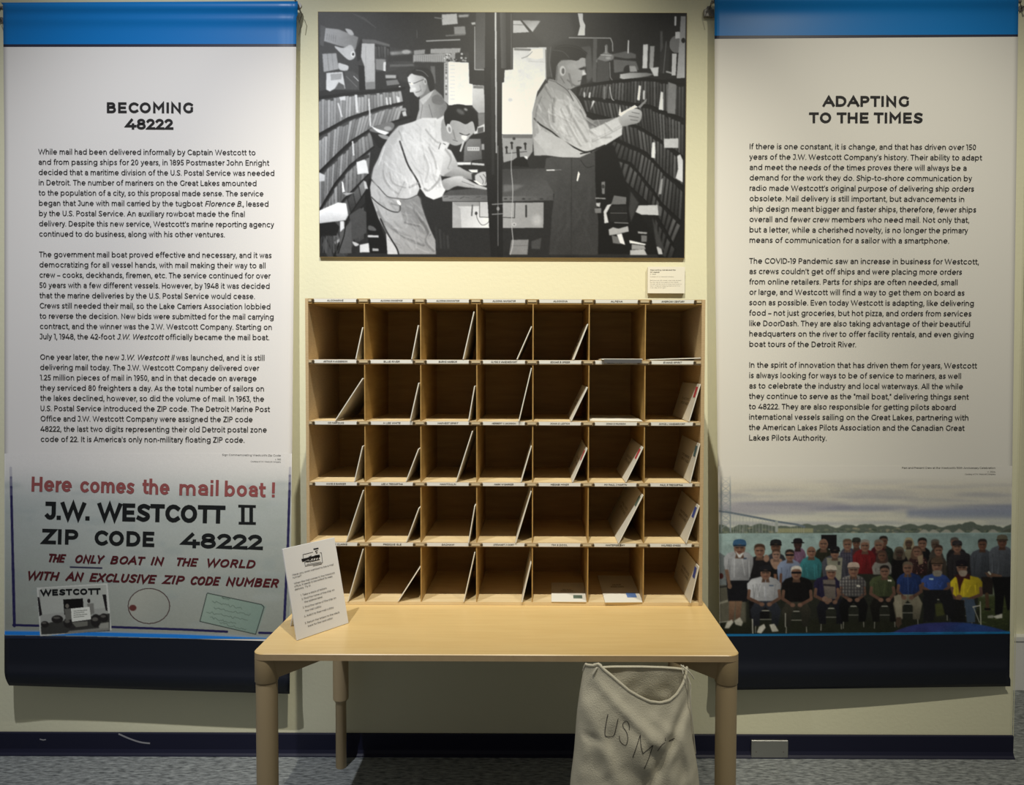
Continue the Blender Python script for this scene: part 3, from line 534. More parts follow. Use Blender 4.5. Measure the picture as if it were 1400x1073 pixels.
    for q, w, v in (([(252, 780), (290, 820), (370, 870), (430, 920), (540, 985), (610, 1003), (720, 958)], 9, 42), ([(385, 650), (375, 720), (380, 800)], 7, 120), ([(470, 700), (540, 830), (600, 930)], 8, 150), ([(430, 720), (500, 860), (560, 960)], 7, 165), ([(620, 860), (680, 900), (760, 900)], 7, 160), ([(640, 930), (760, 870), (830, 830)], 7, 165), ([(560, 720), (600, 790), (660, 830)], 6, 120), ([(300, 640), (270, 720), (262, 800)], 8, 125), ([(340, 720), (350, 820), (400, 880)], 7, 170), ([(300, 860), (340, 960), (420, 1010)], 7, 150), ([(480, 590), (540, 660), (590, 760)], 6, 225), ([(720, 810), (770, 860)], 6, 165), ([(320, 560), (370, 640)], 8, 125)): p.fold(q, w, v)
    p.cloth([(260, 640), (340, 550), (470, 600), (590, 770), (830, 780), (830, 880), (620, 1000), (260, 1010), (240, 800)], 210, 60, 130, 130, 232, 5, 9, .32)
    p.P([(810, 772), (850, 740), (900, 712), (945, 715), (968, 742), (952, 800), (890, 820), (836, 828)], ('g', 200, 150, (860, 720), (900, 820)), 1, .2)
    for q in ([(880, 760), (945, 770)], [(890, 785), (940, 792)], [(900, 735), (950, 745)]): p.L(q, 4, 100)
    p.P([(812, 755), (820, 690), (828, 738), (920, 686), (940, 700), (870, 728), (830, 762)], 238, soft=.1); p.P([(938, 700), (1000, 642), (996, 662), (955, 708)], 140, soft=.1)
    p.P([(375, 480), (392, 420), (430, 388), (530, 382), (588, 362), (592, 425), (582, 440), (594, 480), (568, 490), (562, 520), (555, 555), (525, 566), (492, 582), (440, 575), (375, 530)], ('g', 135, 168, (400, 500), (570, 470)), 0, .2)
    p.P([(362, 350), (385, 305), (420, 290), (470, 300), (540, 300), (598, 340), (600, 372), (560, 370), (530, 390), (440, 378), (402, 420), (388, 520), (372, 500), (358, 420)], 30, 1, .15); p.L([(375, 320), (440, 330), (480, 370)], 5, 75, 1, .4); p.L([(505, 300), (560, 310), (610, 350)], 5, 70, 1, .3)
    p.P([(330, 300), (365, 290), (356, 400), (372, 500), (335, 500)], 66, soft=.5); p.L([(358, 300), (350, 400), (366, 500)], 4, 100, 1, .4); p.P([(600, 330), (625, 300), (640, 500), (600, 520), (596, 430), (590, 380)], 88, soft=.6); p.P([(385, 305), (420, 286), (470, 284), (540, 296), (590, 330), (600, 345), (540, 320), (460, 306)], 22, 1, .2); p.L([(400, 300), (470, 292), (545, 308), (596, 345)], 3, 96, 1, .3, .7)
    p.E(500, 430, 34, 22, 172, 0, 1.2, .6); p.L([(470, 520), (520, 558), (552, 555)], 10, 95, 1, .8, .7); p.L([(400, 430), (395, 520)], 14, 95, 1, 1, .7); p.E(520, 500, 26, 20, 165, 0, 1.2, .6); p.E(437, 458, 20, 34, 190, 0, .1); p.E(441, 460, 10, 20, 95, 0, .1); p.L([(425, 500), (450, 540)], 6, 105, 1, .4); p.P([(540, 445), (585, 428), (582, 450), (560, 452)], 45, soft=.2); p.P([(572, 452), (596, 482), (568, 490)], 215, soft=.2); p.L([(540, 528), (562, 522)], 4, 80); p.L([(480, 480), (500, 560)], 12, 120, soft=1); p.P([(345, 515), (400, 530), (470, 580), (505, 650), (440, 600), (350, 560)], 150, 1, .3); p.L([(400, 540), (470, 590), (510, 660)], 5, 80, 1, .3); p.L([(345, 520), (400, 535)], 5, 95)
    # ---- lower right
    p.zoom(680, 190, 4.8276)
    p.P([(660, 60), (780, 40), (900, 400), (1080, 700), (1100, 780), (640, 780)], 22, soft=.6)
    p.P([(34, -28), (242, -28), (240, 85), (205, 135), (100, 145), (45, 160)], 152); p.P([(40, -30), (240, -30), (236, -5), (40, -5)], 110)
    for x, y in ((65, 70), (100, 40), (190, 45)): p.L([(x, y - 12), (x + 2, y + 25)], 11, 45); p.E(x, y - 12, 10, 9, 40)
    p.L([(60, 100), (200, 85)], 5, 70); p.E(115, -2, 10, 10, 60); p.P([(100, 182), (112, 140), (135, 125), (180, 120), (205, 150), (215, 190)], 24); p.L([(140, 60), (145, 120)], 20, 30); p.E(148, 60, 20, 9, 38); p.P([(180, 115), (205, 118), (205, 140)], 220)
    p.P([(38, 205), (320, 198), (385, 350), (375, 390), (38, 392)], ('g', 62, 84, (100, 210), (150, 380)), soft=.2); p.P([(45, 310), (190, 312), (120, 350), (45, 360)], 105, soft=1); p.P([(38, 390), (378, 382), (380, 415), (38, 424)], ('g', 110, 78, (60, 400), (360, 400)), soft=.2)
    for k in range(8): p.E(60 + k * 40, 406, 12, 5, 50 + 25 * (k % 3), soft=.3)
    p.P([(42, 432), (315, 430), (313, 602), (42, 604)], ('g', 160, 145, (60, 440), (300, 600))); p.L([(42, 532), (120, 535), (122, 432)], 5, 60); p.L([(197, 452), (198, 526)], 12, 55); p.E(270, 550, 30, 40, 172, soft=2); p.E(118, 580, 13, 12, 190); p.E(118, 580, 7, 7, 130)
    p.P([(100, 685), (215, 682), (207, 785), (85, 785)], 128, soft=.2); p.L([(100, 725), (210, 722)], 3, 100); p.P([(232, 695), (300, 670), (292, 748), (235, 745)], 70, soft=.3)
    p.L([(100, 80), (97, 200), (108, 350), (100, 560), (110, 700), (92, 785)], 5, 178, 1)
    p.P([(330, 130), (400, 110), (655, 90), (660, 300), (665, 400), (682, 560), (680, 785), (352, 785), (370, 520), (386, 372), (350, 310), (328, 270), (322, 200)], ('g', 74, 58, (400, 200), (640, 500)), 0, .2)
    for k in range(60): p.L([(380 + r.random() * 270, 150 + r.random() * 600)] * 1 + [(380 + r.random() * 270, 150 + r.random() * 600)], 14, r.choice([52, 82]), soft=3, al=.12)
    p.L([(500, 130), (500, 780)], 6, 46, soft=1, al=.7); p.L([(332, 212), (430, 208)], 5, 125); p.L([(336, 211), (384, 210)], 8, 225); p.P([(546, 215), (556, 235), (542, 285), (534, 283), (540, 245)], 238, soft=.1); p.L([(560, 140), (600, 190), (650, 180)], 6, 48, 1, .3)
    p.P([(245, -5), (300, 60), (340, 112), (430, 124), (550, 126), (610, 98), (700, 60), (640, 88), (560, 98), (440, 0), (300, -60)], 190, 0, .3); p.L([(345, 114), (440, 126), (552, 127)], 4, 60, 1); p.L([(560, 98), (620, 85), (720, 42)], 8, 44, 1)
    for q, v in (([(700, 290), (725, 285), (722, 370), (705, 372)], 120), ([(660, 395), (730, 398), (730, 405), (660, 404)], 150), ([(785, 380), (868, 392), (866, 440), (765, 442)], 108), ([(740, 445), (770, 438), (735, 500), (750, 565), (722, 570), (716, 490)], 205), ([(755, 455), (870, 448), (878, 560), (760, 560)], 34), ([(950, 448), (1078, 444), (1086, 514), (968, 510), (930, 492)], 190), ([(1078, 444), (1105, 460), (1100, 520), (1086, 514)], 90), ([(750, 612), (780, 596), (815, 606), (880, 588), (886, 625), (800, 645), (755, 652)], 170), ([(805, 645), (838, 638), (862, 716), (825, 704)], 222), ([(770, 650), (810, 660), (830, 710), (780, 705)], 110), ([(890, 684), (1002, 710), (995, 718), (892, 704)], 225), ([(905, 712), (990, 720), (1000, 745), (905, 748)], 150), ([(895, 752), (990, 745), (1010, 785), (895, 785)], 175), ([(945, 624), (1010, 630), (1006, 642), (948, 638)], 150), ([(968, 650), (1008, 652), (1006, 696), (970, 696)], 110), ([(1072, 728), (1100, 722), (1114, 780), (1085, 780)], 185), ([(1205, 112), (1225, 100), (1243, 140), (1243, 290), (1195, 262), (1212, 200)], 205), ([(1115, -4), (1210, -8), (1210, 55), (1118, 50)], 195), ([(1038, 20), (1055, 25), (1057, 128), (1032, 122)], 222), ([(1098, 272), (1112, 262), (1102, 370), (1082, 372)], 150), ([(665, 432), (695, 430), (690, 460), (668, 452)], 180), ([(655, 470), (700, 465), (700, 500), (660, 500)], 120)): p.P(q, v, 0, .25)
    p.L([(762, 500), (872, 500)], 4, 110); p.L([(790, 565), (880, 568)], 7, 120, soft=.3); p.E(712, 320, 9, 14, 60); p.P([(895, 350), (950, 430), (900, 560), (885, 480)], 60, soft=.6); p.P([(1040, 520), (1130, 760), (1070, 720)], 62, soft=.8)
    p.mottle(.010); p.grain(5.0)
    p.a = p._blur(p.a[..., 0], 1.0)[..., None] * np.array([.965, .985, 1.025])
    return p

def picture_crew():
    """group of people by the river, fading into white paper at the top"""
    p = Picture(979, 637, 1386, 866, 2.8, (185.6, 184, 179.4)); rnd = random.Random(2)
    yy = (np.arange(p.H) / p.R + p.y0)[:, None]; xx = (np.arange(p.W) / p.R + p.x0)[None, :]
    def band(y0, y1, c0, c1):
        t = np.clip((yy - y0) / (y1 - y0), 0, 1)[..., None]; m = ((yy >= y0) & (yy < y1))[..., None]
        p.a[:] = np.where(np.broadcast_to(m, p.a.shape), np.array(c0) * (1 - t) + np.array(c1) * t, p.a)
    band(637, 662, (185.6, 184, 179.4), (176, 172, 160)); band(662, 700, (176, 172, 160), (156, 156, 156)); band(700, 722, (156, 158, 154), (170, 174, 164))
    for k in range(90):
        y = rnd.uniform(655, 718); x = rnd.uniform(979, 1386); w = rnd.uniform(15, 70); h = rnd.uniform(1.0, 3.4); up = (y - 655) / 60
        c = rnd.choice([(118, 122, 138), (128, 131, 145), (176, 174, 162), (184, 182, 168), (150, 152, 152)])
        p.P([(x - w, y), (x - w * .3, y - h), (x + w * .5, y - h * .7), (x + w, y + .5), (x + w * .2, y + h), (x - w * .6, y + h * .6)], c, 1, 1.3, .22 + .28 * min(1, up * 1.6))
    p.P([(1240, 697), (1386, 690), (1386, 708), (1240, 707)], (92, 104, 138), 0, 3, .6); p.P([(990, 690), (1120, 684), (1160, 696), (1000, 702)], (112, 112, 132), 1, 3, .55)
    # far shore
    pts = [(979, 730)] + [(x, 722 - 3.2 * abs(math.sin(x * .11)) - 3 * abs(math.sin(x * .043 + 1)) - (3 if 1310 < x < 1335 else 0) + rnd.uniform(-.7, .7)) for x in range(979, 1390, 4)] + [(1386, 730)]
    p.P(pts, (76, 86, 78), 0, .3)
    for k in range(120): x = rnd.uniform(985, 1386); p.E(x, rnd.uniform(722, 728), rnd.uniform(1, 4), rnd.uniform(.6, 1.6), rnd.choice([(60, 72, 62), (96, 104, 88), (120, 118, 100), (86, 92, 90)]), 0, .3)
    for x in (1262, 1275, 1292, 1310, 1332, 1356): p.P([(x - 8, 729), (x, 723.5), (x + 4, 724), (x + 11, 729)], (134, 136, 128), 0, .3)
    p.P([(1062, 722), (1112, 722), (1112, 728), (1062, 728)], (122, 124, 96), 0, .4); p.P([(1370, 726), (1386, 720), (1386, 729)], (70, 76, 66))
    # river
    p.P([(979, 729), (1386, 728), (1386, 790), (979, 790)], ('g', (140, 166, 168), (122, 146, 146), (980, 730), (1386, 730)))
    for k in range(60): x = rnd.uniform(979, 1386); y = rnd.uniform(731, 768); p.L([(x, y), (x + rnd.uniform(5, 22), y + rnd.uniform(-.3, .3))], .8, rnd.choice([(132, 162, 166), (98, 130, 138)]), 0, .3, .5)
    for k in range(14): x = 1000 + k * 3 + (k > 6) * 60; p.L([(x, 729), (x, 716 + (k % 3) * 3)], .5, (150, 155, 150), al=.7)
    # bridge
    for x in (986.2, 998.6): p.L([(x, 651), (x + .3, 727)], 1.6, (108, 118, 126))
    for k in range(7): y = 653 + k * 10; p.L([(986, y), (999, y + 10)], .8, (118, 127, 134)); p.L([(999, y), (986, y + 10)], .8, (118, 127, 134)); p.L([(986, y), (999, y)], .8, (118, 127, 134))
    p.L([(979, 698), (1000, 701), (1035, 707.5), (1063, 713), (1090, 717), (1100, 720)], 2.6, (84, 96, 108)); p.P([(1060, 712), (1064, 712), (1064, 727), (1060, 727)], (130, 138, 136)); p.L([(979, 694), (1000, 699)], .8, (110, 120, 128))
    for k in range(14): x = 1003 + k * 4.4; p.L([(x, 702 + k * .8), (x, 728)], .5, (132, 140, 140))
    # ground and darkness behind the people
    p.P([(979, 770), (1000, 765), (1386, 775), (1386, 866), (979, 866)], (34, 36, 30), 0, .5); p.P([(1335, 795), (1386, 790), (1386, 866), (1300, 866), (1340, 850)], ('g', (74, 84, 46), (40, 48, 26), (1350, 800), (1350, 862)), 0, .8); p.P([(1335, 790), (1370, 790), (1380, 812), (1340, 815)], (110, 122, 100), 0, 1.5)
    p.P([(979, 846), (1300, 846), (1300, 866), (979, 866)], (30, 32, 22), 0, 2)
    for k in range(160): x = rnd.uniform(1320, 1386); y = rnd.uniform(820, 862); p.L([(x, y), (x + 3, y - .5)], .8, rnd.choice([(92, 104, 50), (44, 50, 26), (60, 74, 34)]), al=.6)
    p.P([(979, 760), (984, 755), (1000, 765), (1000, 800), (979, 800)], (96, 104, 108), 0, .5); p.E(986, 787, 3.5, 4, (60, 24, 22)); p.P([(979, 800), (1020, 800), (1020, 850), (979, 850)], (84, 82, 70), 0, 1); p.L([(984, 824), (998, 820), (1000, 828)], 3, (128, 126, 112)); p.L([(980, 803), (1000, 800)], 2, (40, 40, 40)); p.L([(984, 850), (1000, 848)], 1, (150, 148, 140))
    p.P([(1123, 731), (1144, 731), (1144, 750), (1123, 750)], (20, 18, 22))
    def head(x, y, h, skin, hair, cap=None, gl=False, bald=False, longhair=None, brim=0):
        w = h * .39; cy = y + h * .52
        if longhair: p.P([(x - w * 1.35, y + h * 1.15), (x - w * 1.3, y + h * .4), (x - w * .6, y - h * .02), (x + w * .6, y - h * .02), (x + w * 1.3, y + h * .4), (x + w * 1.35, y + h * 1.15)], longhair, 1, .3)
        p.P([(x - w * .55, y + h * .8), (x + w * .55, y + h * .8), (x + w * .8, y + h * 1.2), (x - w * .8, y + h * 1.2)], tuple(int(c * .72) for c in skin), 0, .2)
        p.E(x, cy, w, h * .47, skin, 0, .15); p.E(x + w * .35, cy + h * .05, w * .5, h * .35, tuple(int(c * .82) for c in skin), 0, .5, .6)
        p.L([(x - w * .6, cy - h * .05), (x - w * .15, cy - h * .05)], h * .09, (40, 30, 28), al=.8); p.L([(x + w * .15, cy - h * .05), (x + w * .6, cy - h * .05)], h * .09, (40, 30, 28), al=.8)
        p.L([(x, cy), (x, cy + h * .12)], h * .07, tuple(int(c * 1.15) for c in skin)); p.L([(x - w * .35, cy + h * .24), (x + w * .35, cy + h * .24)], h * .06, (90, 45, 42), al=.8)
        if gl: p.L([(x - w * .8, cy - h * .06), (x + w * .8, cy - h * .06)], h * .16, (22, 18, 22))
        if not bald: p.P([(x - w * 1.05, cy - h * .02), (x - w * 1.0, y + h * .12), (x - w * .45, y - h * .04), (x + w * .45, y - h * .04), (x + w, y + h * .12), (x + w * 1.05, cy - h * .02), (x + w * .8, y + h * .26), (x, y + h * .18), (x - w * .8, y + h * .26)], hair, 1, .2)
        if cap:
            p.P([(x - w * 1.1, y + h * .33), (x - w * 1.05, y + h * .02), (x - w * .5, y - h * .1), (x + w * .5, y - h * .1), (x + w * 1.05, y + h * .02), (x + w * 1.1, y + h * .33), (x, y + h * .24)], cap, 1, .15)
            p.L([(x - w * (1.0 + brim), y + h * .33), (x + w * (1.0 + brim), y + h * .33)], h * .1, tuple(int(c * .55) for c in cap))
    def torso(x0, x1, y0, y1, col, neck, arms=True, sleeve=None, waist=.86, skin=(110, 82, 68), col2=None):
        c = (x0 + x1) / 2; hw = (x1 - x0) / 2; dk = tuple(int(v * .62) for v in col)
        p.P([(neck - 3.5, y0 - 2), (neck + 3.5, y0 - 2), (c + hw * .75, y0 + 2), (c + hw, y0 + 8), (c + hw, y0 + (y1 - y0) * .45), (c + hw * waist, y1), (c - hw * waist, y1), (c - hw, y0 + (y1 - y0) * .45), (c - hw, y0 + 8), (c - hw * .75, y0 + 2)], ('g', col, dk, (c - hw, y0), (c + hw * 1.2, y1)), 0, .3)
        for k in range(5): x = c + rnd.uniform(-.7, .7) * hw; p.L([(x, y0 + rnd.uniform(6, 14)), (x + rnd.uniform(-4, 4), y1 - rnd.uniform(2, 8))], 1.6, rnd.choice([dk, tuple(min(255, int(v * 1.12)) for v in col)]), 0, .8, .45)
        for sgn in (-1, 1): p.L([(c + sgn * hw * .66, y0 + 10), (c + sgn * hw * .6, y1 - 4)], 1.2, dk, 0, .6, .7)
    S1, S2 = (122, 88, 72), (98, 66, 52)
    dkh = (34, 28, 26); gry = (120, 116, 110)
    # back row, left to right
    torso(1047, 1075, 757, 785, (52, 54, 62), 1061); head(1061, 739, 17, S2, dkh, (26, 26, 30), brim=.1)
    torso(1084, 1102, 750, 772, (118, 84, 116), 1091); head(1091, 737, 14, (52, 34, 34), dkh, (26, 22, 28), brim=.5)
    torso(1114, 1138, 750, 775, (40, 40, 28), 1126); head(1126, 735.5, 16, S1, gry, bald=True)
    torso(1148, 1172, 750, 792, (62, 60, 78), 1159); head(1158.7, 737, 15, S1, (90, 70, 55))
    for k in range(7): p.L([(1149 + k * 3.6, 752), (1149 + k * 3.6, 790)], .7, (92, 92, 104), al=.7)
    for k in range(6): p.L([(1149, 756 + k * 6), (1171, 756 + k * 6)], .7, (36, 34, 52), al=.8)
    torso(1165, 1178, 749, 765, (70, 44, 48), 1171); head(1171, 736, 13, S2, dkh, (42, 44, 40), brim=.1)
    torso(1203, 1222, 748, 790, (30, 38, 32), 1209); head(1208, 733, 14, S2, dkh)
    torso(1189, 1212, 748, 775, (74, 20, 26), 1200); head(1201.5, 738, 15, S1, (110, 96, 84))
    torso(1166, 1197, 752, 784, (118, 24, 28), 1181); head(1182.6, 738, 16, S1, gry)
    torso(1235, 1250, 752, 775, (128, 122, 98), 1243); head(1242.5, 735.5, 13, (80, 64, 50), (140, 128, 100), longhair=(142, 134, 108))
    torso(1254, 1273, 750, 780, (20, 20, 24), 1262); head(1261, 735.5, 15, S1, dkh)
    torso(1270, 1290, 752, 770, (70, 66, 60), 1279); head(1278.5, 737.5, 14, (86, 70, 60), (90, 84, 78))
    torso(1294, 1322, 750, 790, (34, 32, 34), 1308); head(1305, 735, 14, S1, (80, 74, 70))
    # second row
    torso(1023, 1054, 761, 845, (24, 22, 26), 1039); head(1038.8, 744, 18, S1, (62, 44, 34)); p.E(1048, 763, 4, 5, (136, 104, 88), 0, .3)
    torso(1052, 1072, 768, 800, (22, 20, 24), 1061, skin=S1); p.P([(1054, 764), (1069, 764), (1067, 774), (1061, 778), (1056, 774)], (138, 108, 92), 1, .3); head(1061.5, 751, 14, (140, 108, 94), (70, 50, 40)); p.P([(1058, 784), (1062, 784), (1063, 800), (1059, 800)], (120, 80, 60), 0, .3)
    torso(1063, 1096, 766, 802, (126, 142, 178), 1080); head(1080, 751.5, 15, S1, dkh, gl=True); p.L([(1068, 785), (1067, 802)], 3.5, S2, 0, .3)
    torso(1094, 1124, 762, 792, (46, 122, 132), 1109); head(1109.4, 746, 16, S1, (130, 110, 96), bald=True)
    torso(1124, 1158, 760, 796, (70, 72, 84), 1141); p.P([(1130, 762), (1152, 762), (1150, 794), (1134, 790)], (122, 122, 108), 0, .4); p.P([(1145.5, 767), (1149, 767), (1149, 772), (1145.5, 772)], (60, 58, 56)); head(1141.5, 748, 15, S1, gry, (24, 22, 26), gl=True, brim=.1)
    torso(1192, 1220, 767, 785, (136, 134, 130), 1206); head(1206, 752.5, 14, S2, (70, 50, 42), longhair=(60, 44, 40))
    torso(1219, 1242, 759, 805, (18, 16, 18), 1230); head(1229.5, 748, 14, (66, 54, 46), (84, 76, 62), longhair=(86, 78, 66))
    torso(1241, 1269, 760, 786, (56, 34, 34), 1254); head(1253.5, 747, 14, S1, (80, 56, 44), longhair=(90, 66, 52))
    for k in range(40): p.E(rnd.uniform(1244, 1267), rnd.uniform(763, 785), .9, .8, rnd.choice([(120, 86, 80), (26, 18, 20), (84, 40, 44)]))
    p.P([(1254, 760), (1262, 758), (1262, 770), (1256, 772)], (130, 112, 88), 0, .5)
    torso(1268, 1294, 760, 790, (74, 66, 58), 1283); head(1283, 745.5, 14, S1, (56, 38, 32)); p.P([(1270, 768), (1275, 762), (1274, 790), (1268, 790)], (30, 24, 24), 0, .5)
    torso(1296, 1329, 755, 792, (42, 40, 44), 1311); head(1308.5, 740, 15, S1, dkh, (44, 42, 46), brim=.0)
    torso(1326, 1357, 752, 790, (72, 78, 90), 1343); head(1343, 737, 15, S2, (44, 38, 36)); p.P([(1341, 788), (1358, 788), (1357, 812), (1343, 812)], (34, 28, 26), 0, .3); p.L([(1349, 812), (1350, 832)], 5, (78, 58, 40), 0, .2); p.L([(1347, 832), (1353, 832)], 3, (20, 18, 18))
    torso(1352, 1384, 747, 790, (86, 92, 104), 1369); head(1370, 732.5, 16, S2, dkh, (96, 90, 74), brim=.2); p.P([(1346, 782), (1356, 783), (1370, 786), (1368, 790), (1350, 788)], (104, 76, 60), 0, .3); p.P([(1352, 780), (1355, 784), (1354, 786), (1350, 782)], (190, 190, 180))
    p.P([(1356, 788), (1382, 788), (1382, 832), (1377, 834), (1373, 812), (1370, 840), (1360, 840), (1360, 815)], (14, 14, 16), 0, .3); p.P([(1357, 842), (1370, 838), (1370, 844), (1362, 845)], (190, 190, 178), 0, .2); p.P([(1350, 841), (1358, 840), (1358, 844), (1350, 844)], (150, 152, 140), 0, .3)
    # man standing at the far left
    p.P([(993, 788), (1026, 788), (1024, 815), (1022, 822), (996, 822)], (18, 18, 24), 0, .3)
    for x, y in ((1001, 848), (1010, 846)): p.P([(x - 4, 821), (x + 5, 821), (x + 2, y), (x - 4, y)], ('g', (118, 90, 70), (86, 62, 48), (x, 822), (x, y)), 0, .3)
    p.P([(991, 858), (994, 850), (1001, 846), (1003, 850), (997, 858)], (178, 176, 166), 0, .2); p.P([(1004, 848), (1012, 843), (1016, 850), (1014, 855), (1006, 853)], (168, 166, 156), 0, .2)
    torso(990, 1030, 754, 793, (168, 172, 182), 1011, waist=.72); head(1011.5, 739, 20, S1, gry, (44, 82, 122), brim=.0); p.P([(1005, 752), (1011, 758), (1018, 754), (1013, 762), (1010, 762)], (190, 194, 200), 0, .2)
    p.P([(991, 778), (996, 778), (1000, 800), (996, 802)], (112, 84, 68), 0, .2); p.E(998, 801, 3, 3.5, (112, 84, 68)); p.P([(1017, 762), (1021, 762), (1021, 764), (1017, 764)], (60, 70, 90))
    # seated row
    def seat(x, y): p.L([(x - 7, y), (x + 7, y)], 1.4, (150, 150, 142)); p.L([(x - 11, y + 12), (x + 11, y + 12)], 1.2, (112, 112, 106)); p.L([(x - 13, y + 2), (x - 14, y + 30)], 1.2, (120, 120, 114)); p.L([(x + 13, y + 2), (x + 14, y + 28)], 1.2, (120, 120, 114))
    def sitter(x, top, hh, x0, x1, y0, y1, col, leg, hair, knee=13, **k):
        seat(x, y1 + 13); d = tuple(int(v * .6) for v in leg)
        for s_ in (-1, 1):
            p.P([(x, y1 - 4), (x + s_ * 12, y1 - 3), (x + s_ * (knee + 7), y1 + 12), (x + s_ * (knee + 3), y1 + 34), (x + s_ * (knee - 6), y1 + 34), (x + s_ * (knee - 6), y1 + 16), (x, y1 + 8)], ('g', leg, d, (x, y1), (x, y1 + 34)), 0, .4)
        torso(x0, x1, y0, y1, col, x, waist=.8)
        for s_ in (-1, 1):
            xe = (x0 if s_ < 0 else x1) - s_ * 2.5; p.L([(xe, (y0 + y1) / 2 + 2), (xe + s_ * 1, y1 - 4), (x + s_ * 6, y1 + 4)], 4.2, ('g', (122, 90, 74), (84, 58, 48), (x, y0), (x, y1 + 6)), 0, .2); p.E(x + s_ * 5, y1 + 4.5, 3.4, 2.8, (116, 84, 70), 0, .2)
        head(x, top, hh, S1, hair, **k)
    sitter(1089, 774, 18, 1069, 1111, 789, 822, (18, 16, 18), (52, 50, 42), (190, 186, 180), gl=True)
    sitter(1136.5, 774, 17, 1113, 1148, 788, 818, (34, 30, 62), (24, 24, 34), gry, cap=(176, 168, 156), brim=.0); p.P([(1125, 792), (1142, 792), (1143, 818), (1128, 818)], (96, 88, 84), 0, .4); p.L([(1127, 799), (1142, 800)], 3, (44, 40, 44), 0, .4); p.E(1128, 818, 4, 3.5, (124, 96, 84)); p.E(1134, 820, 4, 3, (120, 92, 80))
    sitter(1167, 770, 18, 1148, 1184, 787, 815, (124, 122, 122), (16, 15, 18), gry, cap=(170, 150, 138), brim=.0)
    for k in range(8): p.L([(1151 + k * 4.2, 789), (1151 + k * 4.2, 814)], 1.3, (46, 44, 50), al=.8)
    for k in range(6): p.L([(1149, 792 + k * 4.4), (1182, 792 + k * 4.4)], 1.2, (50, 48, 54), al=.7)
    p.P([(1171, 799), (1176, 799.5), (1176, 802), (1171, 801.5)], (200, 198, 190))
    sitter(1209.5, 773, 16, 1189, 1224, 787, 815, (74, 84, 54), (24, 22, 20), dkh); p.P([(1213.5, 792), (1219, 792), (1219, 794.5), (1213.5, 794)], (210, 208, 196))
    sitter(1241, 768, 17, 1226, 1261, 784, 812, (30, 54, 118), (134, 128, 108), (96, 84, 70)); p.P([(1222, 814), (1232, 812), (1234, 845), (1226, 845)], (136, 130, 112), 0, .3); p.L([(1241, 785), (1242, 812)], 1, (50, 74, 130)); p.P([(1224, 852), (1226, 843), (1232, 843), (1233, 852), (1228, 858)], (70, 54, 44), 0, .2)
    sitter(1315, 767, 18, 1299, 1343, 787, 816, (222, 196, 26), (60, 78, 100), (190, 180, 170), cap=(26, 22, 30), brim=.1); p.P([(1305, 786), (1312, 784), (1326, 784), (1326, 792), (1318, 790), (1314, 800), (1312, 812), (1310, 800), (1308, 790)], (60, 24, 24), 0, .3); p.P([(1311, 780), (1322, 780), (1320, 787), (1313, 787)], (150, 136, 122), 1, .3); p.E(1311, 816, 4.5, 3.6, (120, 84, 58)); p.P([(1296, 818), (1318, 820), (1320, 850), (1300, 850)], (22, 22, 24), 0, .5); p.P([(1318, 818), (1332, 818), (1333, 850), (1322, 850)], (58, 74, 96), 0, .3)
    p.L([(1340, 822), (1341, 856)], 1.5, (160, 162, 150)); p.L([(1331, 830), (1339, 850)], 1.2, (140, 142, 132)); p.L([(1330, 829), (1340, 827)], 1.6, (170, 170, 160))
    sitter(1281, 764, 18, 1259, 1299, 785, 806, (48, 80, 168), (28, 28, 34), (120, 112, 104), cap=(84, 66, 52), brim=.1); p.P([(1276, 780), (1287, 780), (1286, 787), (1277, 787)], (128, 122, 112), 1, .3); p.P([(1270, 790), (1276, 790), (1276, 792.5), (1270, 792)], (150, 180, 200)); p.P([(1262, 806), (1300, 806), (1310, 840), (1298, 845), (1282, 815), (1276, 848), (1262, 850), (1264, 820)], (22, 22, 26), 0, .5); p.P([(1278, 825), (1288, 824), (1292, 840), (1280, 842)], (66, 70, 34), 0, .8)
    sitter(1047, 774, 18, 1022, 1068, 789, 821, (186, 190, 200), (40, 44, 56), dkh, cap=(26, 26, 32), knee=14, brim=.1)
    p.L([(1047, 792), (1047, 820)], .8, (150, 155, 170)); p.P([(1052, 799), (1058, 799), (1058, 801), (1052, 801)], (80, 96, 120)); p.P([(1035, 864), (1038, 856), (1045, 852), (1047, 857), (1041, 865)], (184, 182, 172), 0, .2); p.P([(1052, 853), (1059, 852), (1065, 862), (1056, 863)], (180, 178, 168), 0, .2)
    p.L([(1029, 846), (1029.5, 866)], 1.8, (150, 150, 144)); p.L([(1074, 838), (1074, 856)], 1.6, (130, 130, 124)); p.P([(979, 640), (983, 640), (983, 720), (979, 720)], (185.6, 184, 179.4), 0, 1.5, .6)
    # blue mound and the blue line at the foot of the print
    p.P([(1222, 863), (1240, 856), (1262, 851.5), (1290, 850), (1320, 850.5), (1345, 854), (1366, 859), (1380, 863), (1386, 866), (1215, 866)], ('g', (42, 48, 112), (34, 62, 130), (1290, 851), (1300, 866)), 1, .3)
    p.P([(979, 865.9), (1386, 862.4), (1386, 867), (979, 867)], (14, 112, 176));
    p.desat(.86); sk = p.a.copy(); p.mottle(.03); p.a = np.where((yy < 729)[..., None], sk, p.a * .86); p.a = np.stack([p._blur(p.a[..., i], 1.0) for i in range(3)], -1)
    # fade into the paper
    t = np.clip((yy - 641) / 34, 0, 1)[..., None]; t = t * t * (3 - 2 * t); p.a[:] = np.array((185.6, 184, 179.4)) * (1 - t) + p.a * t
    gr = p.a.copy(); p.grain(4, 9); t = np.clip((yy - 645) / 20, 0, 1)[..., None]; p.a = gr * (1 - t) + p.a * t; return p

